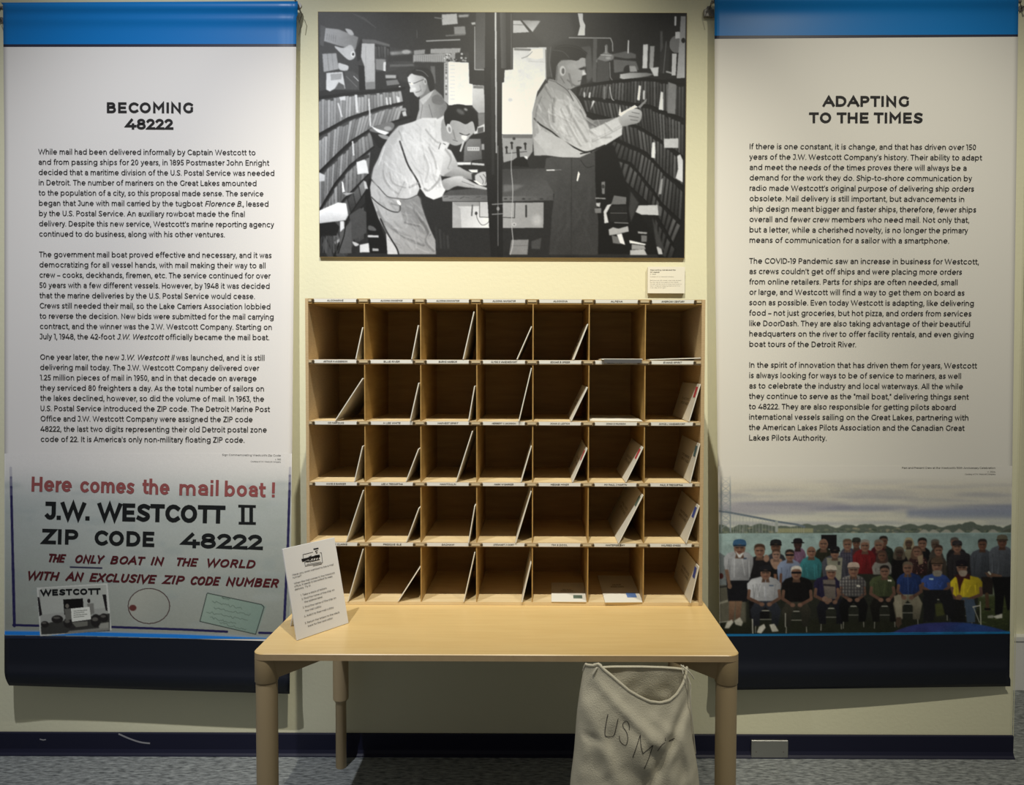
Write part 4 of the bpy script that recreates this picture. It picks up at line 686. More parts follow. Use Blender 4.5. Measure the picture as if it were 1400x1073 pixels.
def picture_sign():
    """old painted sign on grey board, fading into white paper at the top"""
    p = Picture(5, 620, 401, 873, 2.8, (198, 196, 194)); rnd = random.Random(8)
    yy = (np.arange(p.H) / p.R + p.y0)[:, None]; xx = (np.arange(p.W) / p.R + p.x0)[None, :]
    t = np.clip((yy - 625) / 75, 0, 1)[..., None]; t = t * t * (3 - 2 * t); u = np.clip((yy - 700) / 170, 0, 1)[..., None]
    base = np.array((158, 164, 162)) * (1 - u) + np.array((130, 134, 127)) * u; base = base + (((xx - 200) / 200) ** 2 * -8)[..., None]
    p.a[:] = np.array((198, 196, 194)) * (1 - t) + base * t
    for k in range(160): p.E(rnd.uniform(5, 401), rnd.uniform(660, 870), rnd.uniform(4, 22), rnd.uniform(1.5, 6), rnd.choice([(150, 158, 160), (120, 132, 134), (140, 148, 142)]), 0, 2, .22)
    fa = lambda y: max(0.0, min(1.0, (y - 632) / 45))
    nv = (30, 28, 68)
    for a, b, w in (((15, 640), (18, 770), 3.6), ((18, 770), (20, 855), 4), ((396, 640), (393, 745), 3.4), ((393, 745), (388, 850), 3.6)):
        n = 10
        for i in range(n): q0 = (a[0] + (b[0] - a[0]) * i / n, a[1] + (b[1] - a[1]) * i / n); q1 = (a[0] + (b[0] - a[0]) * (i + 1) / n, a[1] + (b[1] - a[1]) * (i + 1) / n); p.L([q0, q1], w, nv, al=fa(q0[1]) * .95)
    p.L([(18.5, 854), (60, 855), (150, 856.5), (250, 860), (310, 863)], 3.2, nv); p.L([(354, 864.5), (388, 865.5)], 3.2, nv)
    p.L([(5, 864.8), (120, 866), (240, 869), (401, 876)], 5.2, (28, 112, 196), soft=.5); p.P([(5, 868), (120, 869.5), (240, 872.5), (401, 880), (401, 873), (5, 873)], (28, 34, 52))
    p.L([(5, 861.4), (120, 862.5), (240, 865.5), (401, 872)], 2, (118, 140, 170), soft=.4, al=.6)
    p.L([(96.5, 775), (139, 776.4)], 2.2, (36, 36, 60), soft=.2)
    # round badge (its figure is left out)
    p.E(203.5, 828, 29, 24.6, (58, 40, 40)); p.E(203.5, 828, 27.8, 23.4, ('g', (150, 152, 144), (132, 136, 130), (180, 810), (225, 845)))
    p.E(181.5, 830.5, 5, 4.2, (84, 44, 42), soft=.2)
    # handwritten card
    p.P([(283, 810), (361, 827), (349.5, 866.5), (273, 849)], ('g', (128, 144, 134), (110, 128, 120), (280, 820), (350, 860))); p.P([(361, 828), (364, 828), (353, 860), (351, 860)], (118, 134, 126), al=.7)
    p.L([(283.5, 810.5), (357, 826), (360.5, 829.5), (349, 866.5), (273, 849), (282.5, 811.5), (284, 810.3)], 1.1, (44, 52, 50))
    for k, (a, b) in enumerate((((303, 816), (314, 819)), ((290, 822), (330, 831)), ((292, 831), (342, 840)), ((282, 836), (338, 848)), ((287, 844), (322, 852)), ((300, 851), (336, 860)))):
        q = [(a[0] + (b[0] - a[0]) * i / 22 , a[1] + (b[1] - a[1]) * i / 22 + rnd.uniform(-1.6, 1.6)) for i in range(23)]; p.L(q, .8, (78, 92, 84), 1, .2, .8)
    # small photograph
    p.P([(50.5, 803), (147, 797), (152.5, 861), (55, 869)], (176, 178, 174)); p.P([(53, 806), (144.5, 800), (150, 859), (56.5, 866)], (140, 142, 138), 0, .2)
    p.P([(56, 804), (145, 799), (147, 830), (56, 840)], (152, 155, 150), 0, .3)
    p.P([(86.5, 819), (113.5, 817.5), (114.5, 835), (88, 840)], (14, 13, 13)); p.P([(51.5, 816), (54, 816), (58, 840), (54, 842)], (28, 26, 28)); p.P([(140, 812.5), (145, 812), (147, 835), (144.5, 834)], (26, 24, 26))
    p.P([(56, 856), (70, 850), (90, 848), (150, 838), (150, 862), (57, 867)], (48, 48, 46), 0, .4); p.P([(90, 848), (120, 840), (122, 856), (95, 860)], (40, 38, 38), 0, .4); p.P([(95, 862), (135, 858), (150, 858), (149, 861), (90, 866)], (112, 112, 108), 0, .5); p.P([(134, 852), (149, 850), (149, 858), (136, 859)], (128, 128, 122), 0, .5)
    for x, y, rx, ry in ((61.5, 853, 5.5, 4.5), (78.5, 846, 8, 5.5), (93, 851, 6, 7), (131, 848, 7, 9), (142, 844, 6, 6)): p.E(x, y, rx, ry, (30, 28, 28), 0, .3); p.E(x - 1, y - 2, rx * .6, ry * .3, (80, 78, 74), 0, .4)
    p.E(92, 828, 2.6, 3, (96, 92, 86)); p.P([(88, 832), (97, 831), (98, 846), (90, 848)], (88, 88, 84), 0, .3); p.E(121.5, 821, 2.2, 3, (34, 30, 30)); p.P([(119, 825), (128, 824), (129, 838), (123, 840)], (108, 108, 104), 0, .3)
    p.P([(97, 831.5), (122.5, 829), (124.5, 846), (98.5, 849.5)], (196, 198, 192))
    for k in range(4): p.L([(101, 835 + k * 2.8), (119 - (k % 2) * 4, 833.4 + k * 2.8)], .9, (110, 112, 106))
    p.P([(98, 850), (120, 848.5), (120, 855), (104, 857)], (96, 96, 90), 0, .4)
    p.grain(3.0, 4); return p
# ------------------------------------------------------------------ materials
M = dict(
    wall=mat('wall_paint', (.79, .775, .57), .75, .2, bump=.3, bscale=90),
    wall2=mat('far_wall_paint', (.62, .62, .58), .8),
    white=mat('white_trim', (.8, .8, .78), .5),
    base=mat('navy_rubber_base', (.009, .010, .030), .5, .3, bump=.1, bscale=30),
    carpet=mat('carpet', (.095, .105, .11), .95, .1, scale=38, stretch=(1, 3.4, 1), col2=(.44, .47, .475), bump=1.0, bscale=300),
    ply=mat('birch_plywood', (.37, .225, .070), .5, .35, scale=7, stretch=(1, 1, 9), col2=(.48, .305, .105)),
    ply_lit=mat('birch_plywood_lit_floor', (.70, .53, .28), .5, .35, scale=7, stretch=(1, 9, 1), col2=(.80, .64, .38)),  # same birch, lightened in colour so the shelf floors look lit
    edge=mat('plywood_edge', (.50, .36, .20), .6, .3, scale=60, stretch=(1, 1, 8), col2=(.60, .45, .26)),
    tab=mat('tan_edge_block', (.58, .48, .31), .6, .3), tabd=mat('edge_block_outline', (.33, .24, .13), .7, .2),
    clip=mat('bronze_clip', (.16, .12, .07), .35, .5, .4), paper=mat('white_label_card', (.80, .79, .74), .6, .3),
    env=mat('white_envelope_board', (.78, .76, .68), .65, .25), envd=mat('dark_postcard', (.10, .10, .105), .5, .4),
    maple=mat('maple_laminate', (.73, .51, .215), .30, .4, scale=9, stretch=(.6, 9, 1), col2=(.79, .575, .26)),
    medge=mat('shaded_maple_edge_band', (.46, .335, .19), .5, .4, scale=40, stretch=(1, 1, 1), col2=(.50, .37, .215)),  # band darkened in colour for the weaker light on the upright edge
    leg=mat('tan_leg', (.50, .385, .225), .45, .4), legd=mat('tan_leg_inner', (.45, .34, .19), .45, .4),
    canvas=mat('cotton_canvas', (.72, .68, .54), .9, .1, var=.05, scale=14, bump=.5, bscale=420), cord=mat('cotton_cord', (.70, .67, .56), .85, .1),
    ink=mat('black_ink', (.016, .015, .016), .6, .3), grey=mat('grey_ink', (.09, .085, .08), .6, .3), penc=mat('marker_ink', (.07, .065, .06), .8, .1),
    blue=mat('blue_print', (.0, .19, .58), .36, .4), blue2=mat('sky_blue_print', (.010, .17, .42), .4, .5), navyl=mat('navy_print', (.018, .022, .05), .4, .5),
    vinyl=mat('white_banner', (.82, .80, .78), .5, .25), vinyl2=mat('warm_lit_white_banner', (.80, .785, .74), .5, .25), navy=mat('dark_navy_banner', (.0085, .011, .020), .42, .4),  # vinyl2 tints the white vinyl to paint the warmer light on that banner
    red=mat('faded_red_paint', (.30, .085, .085), .7, .2), maroon=mat('maroon_paint', (.085, .012, .016), .7, .2), blk=mat('black_paint', (.010, .012, .013), .7, .2),
    printL=mat('photographic_print', (1, 1, 1), .45, .3, attr='ink'), printR=mat('photographic_print', (1, 1, 1), .45, .3, attr='ink'), gloss=mat('glossy_photo', (1, 1, 1), .4, .3, attr='ink'), mount=mat('tan_mount_board', (.36, .28, .15), .8, .2),
    steel=mat('brushed_steel', (.42, .42, .40), .38, .5, .85), dark=mat('dark_wire', (.06, .05, .04), .5, .5, .5), grey_metal=mat('grey_metal', (.28, .27, .25), .5, .5, .6),
    cardw=mat('white_foam_card', (.80, .80, .79), .55, .3), plac=mat('cream_placard', (.82, .80, .70), .6, .3), scuff=mat('pale_scuff', (.30, .30, .33), .8, .2),
    sred=mat('red_stamp', (.55, .06, .07), .6), sblue=mat('blue_stamp', (.07, .10, .38), .6), sgreen=mat('grey_green_stamp', (.12, .17, .13), .6), steal=mat('teal_stamp', (.09, .16, .17), .6), sblue2=mat('pale_blue_stamp', (.12, .22, .50), .6),
)
# ------------------------------------------------------------------ the room
XE = at_y(1394, 700, 0)[0]; XB = at_y(1383.5, 1030, 0)[0]
m = MB(); m.box((-2.6, 0, -.02), (XE, .16, 2.9)); m.build('wall_back', M['wall'], bevel=.012, kind='structure')
m = MB(); m.box((-2.6, -3.4, -.05), (4.2, 3.4, 0)); m.build('floor', M['carpet'], kind='structure')
m = MB(); m.box((1.0, .52, -.02), (4.2, .62, 2.9)); m.build('wall_far', M['wall'], kind='structure')
m = MB(); m.box((1.2, .49, .0), (4.2, .52, .185)); m.box((1.2, .485, .185), (4.2, .52, .20)); m.build('trim_1', M['white'], kind='structure')
def cove(x0, x1, t=.0065, h=.0985):
    pr = [(-.001, 0), (-.017, 0), (-.0165, .003), (-.0105, .008), (-t, .018), (-t, h - .003), (-t + .002, h), (-.001, h)]
    m = MB(); n = len(pr); m.add([(x0, y, z) for y, z in pr] + [(x1, y, z) for y, z in pr], [(i, (i + 1) % n, (i + 1) % n + n, i + n) for i in range(n)] + [tuple(range(n)), tuple(range(2 * n - 1, n - 1, -1))]); return m
zb = at_y(690, 1003.5, -.0065)[2]
bb = cove(-2.6, XB, h=zb).build('baseboard_back', M['base'], kind='structure')
ik = Ink(); ik.line([(55, 1010.5), (59, 1011.5), (62, 1011)], 1.6)
v_, f_ = ribbon(sm([(163, 1003.5), (178, 1010), (192, 1014.5), (204, 1016)], 6), 2.2); ik.poly(v_, f_)
ik.build('scuff_mark', M['scuff'], lambda u, v: at_y(u, v, -.0071), bb)
m = MB(); m.box((XB + .001, -.0022, .005), (XE - .002, 0, 2.9)); m.build('trim_2', M['wall'], bevel=.001, kind='structure')
# ------------------------------------------------------------------ hanging banners
def vray(px, py): return _f + ((px - PX0) / F)[..., None] * RV - ((py - PY0) / F)[..., None] * UV
def vat_y(px, py, y):
    px, py = np.broadcast_arrays(np.asarray(px, float), np.asarray(py, float)); d = vray(px, py); t = (y - CAMP[1]) / d[..., 1]; return CAMP + d * t[..., None]
def banner(name, label, depth, left, right, bands, mats_, rowsy, nx=60):
    root = empty(name, label, 'banner', at_y((left(900) + right(900)) / 2, 930, -.03)); root.location = tuple(root.location)
    def place(u, v, lift=0.0): return vat_y(u, v, depth(u, v) - lift)
    ys = []
    for i in range(len(bands) - 1):
        n = rowsy[i]; ys += [(bands[i][0] + (bands[i + 1][0] - bands[i][0]) * k / n, bands[i][1] + (bands[i + 1][1] - bands[i][1]) * k / n, i) for k in range(n)]
    ys.append((*bands[-1], len(bands) - 2)); V = []; Fc = []; mi = []
    for yl, yr, _ in ys:
        for k in range(nx + 1):
            t = k / nx; y = yl + (yr - yl) * t; V.append(tuple(place(left(y) + (right(y) - left(y)) * t, y)))
    for j in range(len(ys) - 1):
        for k in range(nx): Fc.append((j * (nx + 1) + k, (j + 1) * (nx + 1) + k, (j + 1) * (nx + 1) + k + 1, j * (nx + 1) + k + 1)); mi.append(ys[j][2])
    me = bpy.data.meshes.new(name); me.from_pydata(V, [], Fc)
    for q in mats_: me.materials.append(M[q])
    me.polygons.foreach_set('material_index', mi); me.update(); me.shade_smooth()
    o = link('banner_sheet', me, root); s = o.modifiers.new('s', 'SOLIDIFY'); s.thickness = .0007; s.offset = -1
    return root, place
def sstep(a, b, x): t = np.clip((np.asarray(x, float) - a) / (b - a), 0, 1); return t * t * (3 - 2 * t)
def dL(u, v):
    u = np.asarray(u, float); v = np.asarray(v, float)
    d = .030 + .052 * (v / 940) ** 2 + .010 * np.exp(-((v - 8) / 9) ** 2) + .004 * np.exp(-((v - 26) / 7) ** 2)
    d = d + .006 * np.exp(-((v - 921 - (u - 8) * .025) / 9) ** 2) - .022 * sstep(926, 945, v - (u - 8) * .025)
    d = d + .0035 * np.sin(u * .011 + v * .004) + .006 * sstep(60, 6, u) * sstep(600, 900, v) - .004 * np.exp(-((u - 398) / 6) ** 2)
    return -d
def dR(u, v):
    u = np.asarray(u, float); v = np.asarray(v, float); q = (u - 980) / 400
    d = .034 + (.034 * (1 - q) - .010 * q) * (np.clip(v, 0, 2000) / 940) ** 2 + .010 * np.exp(-((v + 2) / 11) ** 2)
    d = d + .007 * np.exp(-((v - 919 + (u - 1015) * .008) / 10) ** 2) - .010 * sstep(926, 944, v)
    return -(d + .003 * np.sin(u * .012 + v * .005 + 1))
lL = lambda y: 4 + 2 * min(1, max(0, y / 200)) + (7 * max(0, (y - 916) / 22) ** 2.2 if y > 916 else 0) - (3 if 6 > y else 0)
lR = lambda y: 405.5 - 9.5 * max(0, min(1, y / 948)) + (1.5 if y < 20 else 0)
banL, plL = banner('hanging_banner', 'white hanging banner headed BECOMING 48222, with a painted sign along its foot', dL, lL, lR,
    [(3.5, 1.5), (60.5, 60), (64.2, 64), (866.8, 877), (937, 948.5)], ['blue', 'navyl', 'vinyl', 'navy'], [16, 1, 60, 16])
rL = lambda y: 977 + 8 * max(0, min(1, (y - 300) / 640)); rR = lambda y: 1392.5 - 12.5 * max(0, min(1, y / 940)) + (1.5 if y > 925 else 0)
banR, plR = banner('hanging_banner', 'white hanging banner headed ADAPTING TO THE TIMES, with a group photograph along its foot', dR, rL, rR,
    [(-12, -14), (48.7, 47), (53.2, 50.2), (865.6, 862.6), (869.8, 866.6), (943.3, 938.2)], ['blue', 'navyl', 'vinyl2', 'blue2', 'navy'], [16, 1, 60, 1, 16])
def prints(pic, place, root, gain, lift=.0011, name='printed_picture', mt='printL', gamma=1.0, floor=.004):
    ed = (lL, lR) if place is plL else (rL, rR); lo = np.vectorize(ed[0]); hi = np.vectorize(ed[1])
    return pic.mesh(name, lambda us, vs: place(np.clip(us[None, :], lo(vs)[:, None] + .5, hi(vs)[:, None] - .5), vs[:, None], lift), root, M[mt], gain, floor, gamma)
prints(picture_sign(), plL, banL, .80 / float(lin(196)), mt='printL')
prints(picture_crew(), plR, banR, .785 / float(lin(184)), mt='printR')
def body(root, place, paras, x0, x1, y0, dy, rights, cap=7.5, w=.135, lift=.0012):
    n = 0; ri = 0
    for para in paras:
        ik = Ink()
        for line in para:
            it = None
            if isinstance(line, tuple): line, it = line
            y = y0 + dy * n; xa = x0 + (x1 - x0) * n / 28; xr = rights[ri]
            ik.text(line, (xa, y), (xr, y + (xr - xa) * .004), cap, w, ls=.035, ital=it); n += 1; ri += 1
        n += 1
        ik.build('body_text', M['ink'], lambda u, v: place(u, v, lift), root)
body(banL, plL, [
    ["While mail had been delivered informally by Captain Westcott to", "and from passing ships for 20 years, in 1895 Postmaster John Enright", "decided that a maritime division of the U.S. Postal Service was needed",
     "in Detroit. The number of mariners on the Great Lakes amounted", "to the population of a city, so this proposal made sense. The service", ("began that June with mail carried by the tugboat Florence B., leased", (.72, .90)),
     "by the U.S. Postal Service. An auxiliary rowboat made the final", "delivery. Despite this new service, Westcott's marine reporting agency", "continued to do business, along with his other ventures."],
    ["The government mail boat proved effective and necessary, and it was", "democratizing for all vessel hands, with mail making their way to all", "crew _ cooks, deckhands, firemen, etc. The service continued for over",
     "50 years with a few different vessels. However, by 1948 it was decided", "that the marine deliveries by the U.S. Postal Service would cease.", "Crews still needed their mail, so the Lake Carriers Association lobbied",
     "to reverse the decision. New bids were submitted for the mail carrying", "contract, and the winner was the J.W. Westcott Company. Starting on", ("July 1, 1948, the 42-foot J.W. Westcott officially became the mail boat.", (.352, .545))],
    [("One year later, the new J.W. Westcott II was launched, and it is still", (.345, .585)), "delivering mail today. The J.W. Westcott Company delivered over", "1.25 million pieces of mail in 1950, and in that decade on average",
     "they serviced 80 freighters a day. As the total number of sailors on", "the lakes declined, however, so did the volume of mail. In 1963, the", "U.S. Postal Service introduced the ZIP code. The Detroit Marine Post",
     "Office and J.W. Westcott Company were assigned the ZIP code", "48222, the last two digits representing their old Detroit postal zone", "code of 22. It is America's only non-military floating ZIP code."]],
    52.2, 55.2, 211.0, 14.03, [349.6, 368, 375.4, 351, 360.4, 367.4, 335, 374.5, 307.5, 371.4, 363.4, 369.6, 369, 348.7, 370, 374.5, 372, 368.3, 362, 354, 351, 361.3, 361.3, 369, 345.6, 365, 334.5])
body(banR, plR, [
    ["If there is one constant, it is change, and that has driven over 150", "years of the J.W. Westcott Company's history. Their ability to adapt", "and meet the needs of the times proves there will always be a",
     "demand for the work they do. Ship-to-shore communication by", "radio made Westcott's original purpose of delivering ship orders", "obsolete. Mail delivery is still important, but advancements in",
     "ship design meant bigger and faster ships, therefore, fewer ships", "overall and fewer crew members who need mail. Not only that,", "but a letter, while a cherished novelty, is no longer the primary", "means of communication for a sailor with a smartphone."],
    ["The COVID-19 Pandemic saw an increase in business for Westcott,", "as crews couldn't get off ships and were placing more orders", "from online retailers. Parts for ships are often needed, small",
     "or large, and Westcott will find a way to get them on board as", "soon as possible. Even today Westcott is adapting, like delivering", "food _ not just groceries, but hot pizza, and orders from services",
     "like DoorDash. They are also taking advantage of their beautiful", "headquarters on the river to offer facility rentals, and even giving", "boat tours of the Detroit River."],
    ["In the spirit of innovation that has driven them for years, Westcott", "is always looking for ways to be of service to mariners, as well", "as to celebrate the industry and local waterways. All the while",
     'they continue to serve as the "mail boat," delivering things sent', "to 48222. They are also responsible for getting pilots aboard", "international vessels sailing on the Great Lakes, partnering with",
     "the American Lakes Pilots Association and the Canadian Great", "Lakes Pilots Authority."]],
    1024.6, 1023.8, 203.7, 14.22, [1335, 1342.8, 1322, 1329, 1332, 1319, 1335, 1325.5, 1323.6, 1298, 1338.7, 1315.5, 1309.8, 1319, 1332, 1328.4, 1326.8, 1331.8, 1170.9, 1335.9, 1314.5, 1317, 1324.6, 1307.3, 1324.6, 1318.9, 1130.7])
for root, pl, ls in ((banL, plL, [("BECOMING", 144.8, 264.6, 154.4), ("48222", 171.6, 236.6, 176.8)]), (banR, plR, [("ADAPTING", 1125.4, 1243.7, 145.6), ("TO THE TIMES", 1106.6, 1262.4, 168.2)])):
    ik = Ink()
    for t, a, b, y in ls: ik.text(t, (a, y), (b, y + .3), 14.7, .225, ls=.05)
    ik.build('heading', M['ink'], lambda u, v, pl=pl: pl(u, v, .0012), root)
ik = Ink(); ik.text("Sign Commemorating Westcott's Zip Code", (303.5, 623), (384, 624), 2.6, .14); ik.text("c. 1963", (376, 629), (384, 629.2), 2.3, .12); ik.text("Courtesy of J.W. Westcott Company", (342.5, 631.8), (384, 632.4), 2.0, .12)
ik.build('caption', M['grey'], lambda u, v: plL(u, v, .0014), banL)
ik = Ink(); ik.text("Past and Present Crew at the Westcott's 150th Anniversary Celebration", (1233, 640.8), (1361, 641), 2.6, .14); ik.text("c. 2024", (1350, 646), (1361, 646), 2.3, .12); ik.text("Courtesy of J.W. Westcott Company", (1319, 649.2), (1361, 649.2), 2.0, .12)
ik.build('caption', M['grey'], lambda u, v: plR(u, v, .0014), banR)
def words(ik, ws, y0, s0, y1, s1, cap, w, slant=0, wob=0, k=3.33333, oy=600):
    for t, a, b in ws:
        f = lambda x: (y0 + (y1 - y0) * (x - s0) / (s1 - s0)) / k + oy
        ik.text(t, (a / k - slant * 0, f(a)), ((b - slant * cap * k) / k, f(b)), cap, w, ls=.03, slant=slant, wob=wob)
up = lambda u, v: plL(u, v, .0020)
ik = Ink(); words(ik, [("Here", 140, 328), ("comes", 362, 612), ("the", 648, 773), ("mail", 812, 1000), ("boat", 1020, 1208), ("!", 1228, 1262)], 238, 140, 266, 1240, 20.5, .19, 0, .02); ik.build('painted_lettering', M['red'], up, banL)
ik = Ink(); words(ik, [("J.W.", 205, 408), ("WESTCOTT", 447, 1022)], 367, 205, 389, 1165, 24.6, .235)
for x in (332, 343.4): ik.line([(x, 693), (x, 714)], 4.9)
ik.line([(327.5, 691.7), (348, 692.2)], 3.6); ik.line([(328, 715), (348, 715.4)], 3.6)
ik.build('painted_lettering', M['blk'], up, banL); ik = Ink(); words(ik, [("ZIP", 190, 360), ("CODE", 425, 705)], 478, 190, 506, 1197, 20.8, .235); words(ik, [("48222", 826, 1197)], 478, 190, 506, 1197, 20.8, .235)
ik.build('painted_lettering', M['blk'], up, banL); ik = Ink()
words(ik, [("WESTCOTT", 185, 458)], 715, 185, 708, 458, 8.6, .27); ik.build('painted_lettering', M['blk'], up, banL)
ik = Ink(); words(ik, [("THE", 215, 302), ("ONLY", 335, 475), ("BOAT", 498, 662), ("IN", 682, 752), ("THE", 797, 906), ("WORLD", 935, 1172)], 561, 215, 590, 1170, 11.6, .225, .30, .02); ik.build('painted_lettering', M['maroon'], up, banL); ik = Ink()
words(ik, [("WITH", 118, 275), ("AN", 298, 385), ("EXCLUSIVE", 403, 717), ("ZIP", 738, 848), ("CODE", 861, 1007), ("NUMBER", 1025, 1278)], 641, 118, 677, 1275, 12.2, .225, .30, .02); ik.build('painted_lettering', M['maroon'], up, banL)
# rods, wires, wall hooks of the banners
def hang(root, place, ends, ypx, hooks):
    a = place(ends[0], ypx, -.011); b = place(ends[1], ypx, -.011)
    m = MB(); m.tube([a, b], .0055, 14); m.build('rod', M['grey_metal'], root, True)
    for (w0, w1, w2, nail) in hooks:
        m = MB(); m.tube([at_y(*w0, -.034), at_y(*w1, -.03), at_y(*w2, -.036)], .0011, 6); m.build('wire_hanger', M['dark'], root, True)
        m = MB(); p = at_y(*nail, 0); m.tube([(p[0], -.0005, p[2]), (p[0], -.034, p[2])], .0022, 8); m.tube([(p[0], -.031, p[2]), (p[0], -.036, p[2] + .004)], .003, 8); m.tube([(p[0], 0, p[2]), (p[0], -.003, p[2])], .009, 16); m.build('wall_hook', M['grey_metal'], root, True)
hang(banL, plL, (1.0, 409.5), 11, [((408.5, 9), (412.8, 20), (409.5, 29), (408.5, 8)), ((1.5, 10), (-2, 20), (2, 30), (2.5, 28))])
hang(banR, plR, (973.5, 1395.5), 2, [((973.8, 0), (969, 13), (973.5, 22), (969, 13)), ((1394.5, 3), (1397, 12), (1394, 18), (1395.5, 12))])
m = MB(); a = at_y(962.5, 12, -.012); b = at_y(976.5, 22.5, -.012); m.box((a[0], -.012, b[2]), (b[0], -.0005, a[2])); m.build('hanging_bracket', M['grey_metal'], banR, bevel=.002)
# ------------------------------------------------------------------ historic photograph on the wall
yp = -.010
tl, br = at_y(437, 15.5, yp), at_y(935.5, 354, yp); tr, bl = at_y(940, 17.5, yp), at_y(434, 350.5, yp)
xl, xr = (tl[0] + bl[0]) / 2, (tr[0] + br[0]) / 2; zt, zbm = (tl[2] + tr[2]) / 2, (bl[2] + br[2]) / 2
root = empty('wall_photograph', 'large black and white photograph of clerks sorting mail, above the wooden pigeonholes', 'photograph', ((xl + xr) / 2, 0, zbm))
m = MB(); m.box((xl, yp + .0006, zbm), (xr, -.0005, zt)); m.build('mount_board', M['mount'], root)
pic = picture_sorting_room()
def plP(us, vs):
    # picture frame rectangle -> board rectangle
    a = (us - pic.x0) / (pic.x1 - pic.x0); b = (vs - pic.y0) / (pic.y1 - pic.y0); A, B = np.meshgrid(a, b)
    e = .0012
    return np.stack([xl + e + (xr - xl - 2 * e) * A, np.full_like(A, yp), zt - e - (zt - zbm - 2 * e) * B], -1)
pic.mesh('printed_picture', plP, root, M['gloss'], 1.25, .006, 1.08)
# small placard
a = at_y(885.6, 364.5, -.012); b = at_y(936.2, 401, -.012)
pl_ = empty('wall_placard', 'small cream caption placard fixed under the lower right corner of the photograph', 'sign', ((a[0] + b[0]) / 2, 0, b[2]))
m = MB(); m.box((a[0], -.012, b[2]), (b[0], -.0115 + .0005, a[2])); m.box((a[0] + .001, -.011, b[2] + .001), (b[0] - .001, -.0005, a[2] - .001), 1); m.build('placard_board', [M['plac'], M['mount']], pl_)
ik = Ink(); S_ = 60 / 1400.
for t, x0, x1, y, c, w in (("Crew sorting mail aboard the", 205, 1020, 230, 40, .16), ("J.W. Westcott", 205, 505, 300, 40, .16), ("c. 1949", 205, 390, 362, 32, .12), ("Courtesy of J.W. Westcott Company", 200, 960, 440, 26, .1), ("Before the ZIP code, mail was sorted", 200, 1200, 556, 26, .1), ("by ship name into pigeonholes, ready", 200, 1110, 615, 26, .1), ("to be carried out on the mail boat to", 200, 1220, 674, 26, .1), ("each freighter passing Detroit on the", 200, 1160, 732, 26, .1), ("river, day and night.", 200, 720, 790, 26, .1)):
    ik.text(t, (880 + x0 * S_, 360 + y * S_), (880 + x1 * S_, 360 + y * S_), c * S_, w)
ik.build('caption', M['grey'], lambda u, v: at_y(u, v, -.0124), pl_)
# ------------------------------------------------------------------ table
YF = -.375                                   # front of the pigeonhole unit
TZ = at_y(690, 827.3, YF)[2]                 # table top height
TF = at_z(680, 895, TZ)[1]; TB = -.012
TXL = at_z(343.6, 893, TZ)[0]; TXR = at_z(1013.6, 896.5, TZ)[0]
TT = TZ - at_y(680, 904.2, TF)[2]
print('table', TZ, TF, TXL, TXR, TT)
tb = empty('wooden_table', 'low maple table with tan round legs, carrying the pigeonhole unit', 'table', ((TXL + TXR) / 2, (TF + TB) / 2, 0))
def rrect(x0, y0, x1, y1, r, n=8):
    out = []
    for cx, cy, a0 in ((x1 - r, y1 - r, 0), (x0 + r, y1 - r, 90), (x0 + r, y0 + r, 180), (x1 - r, y0 + r, 270)):
        out += [(cx + r * math.cos(math.radians(a0 + 90 * i / n)), cy + r * math.sin(math.radians(a0 + 90 * i / n))) for i in range(n + 1)]
    return out
rp = rrect(TXL, TF, TXR, TB, .026); n = len(rp); r2 = rrect(TXL + .0015, TF + .0015, TXR - .0015, TB - .0015, .0245)
m = MB(); m.add([(x, y, TZ - TT) for x, y in rp] + [(x, y, TZ - .0015) for x, y in rp] + [(x, y, TZ) for x, y in r2],
    [tuple(range(n - 1, -1, -1))] + [(i, (i + 1) % n, (i + 1) % n + n, i + n) for i in range(n)], 1); k0 = len(m.v)
m.f += [(i + n, (i + 1) % n + n, (i + 1) % n + 2 * n, i + 2 * n) for i in range(n)] + [tuple(range(2 * n, 3 * n))]; m.m += [0] * (n + 1)
m.build('tabletop', [M['maple'], M['medge']], tb)
ZC = TZ - TT
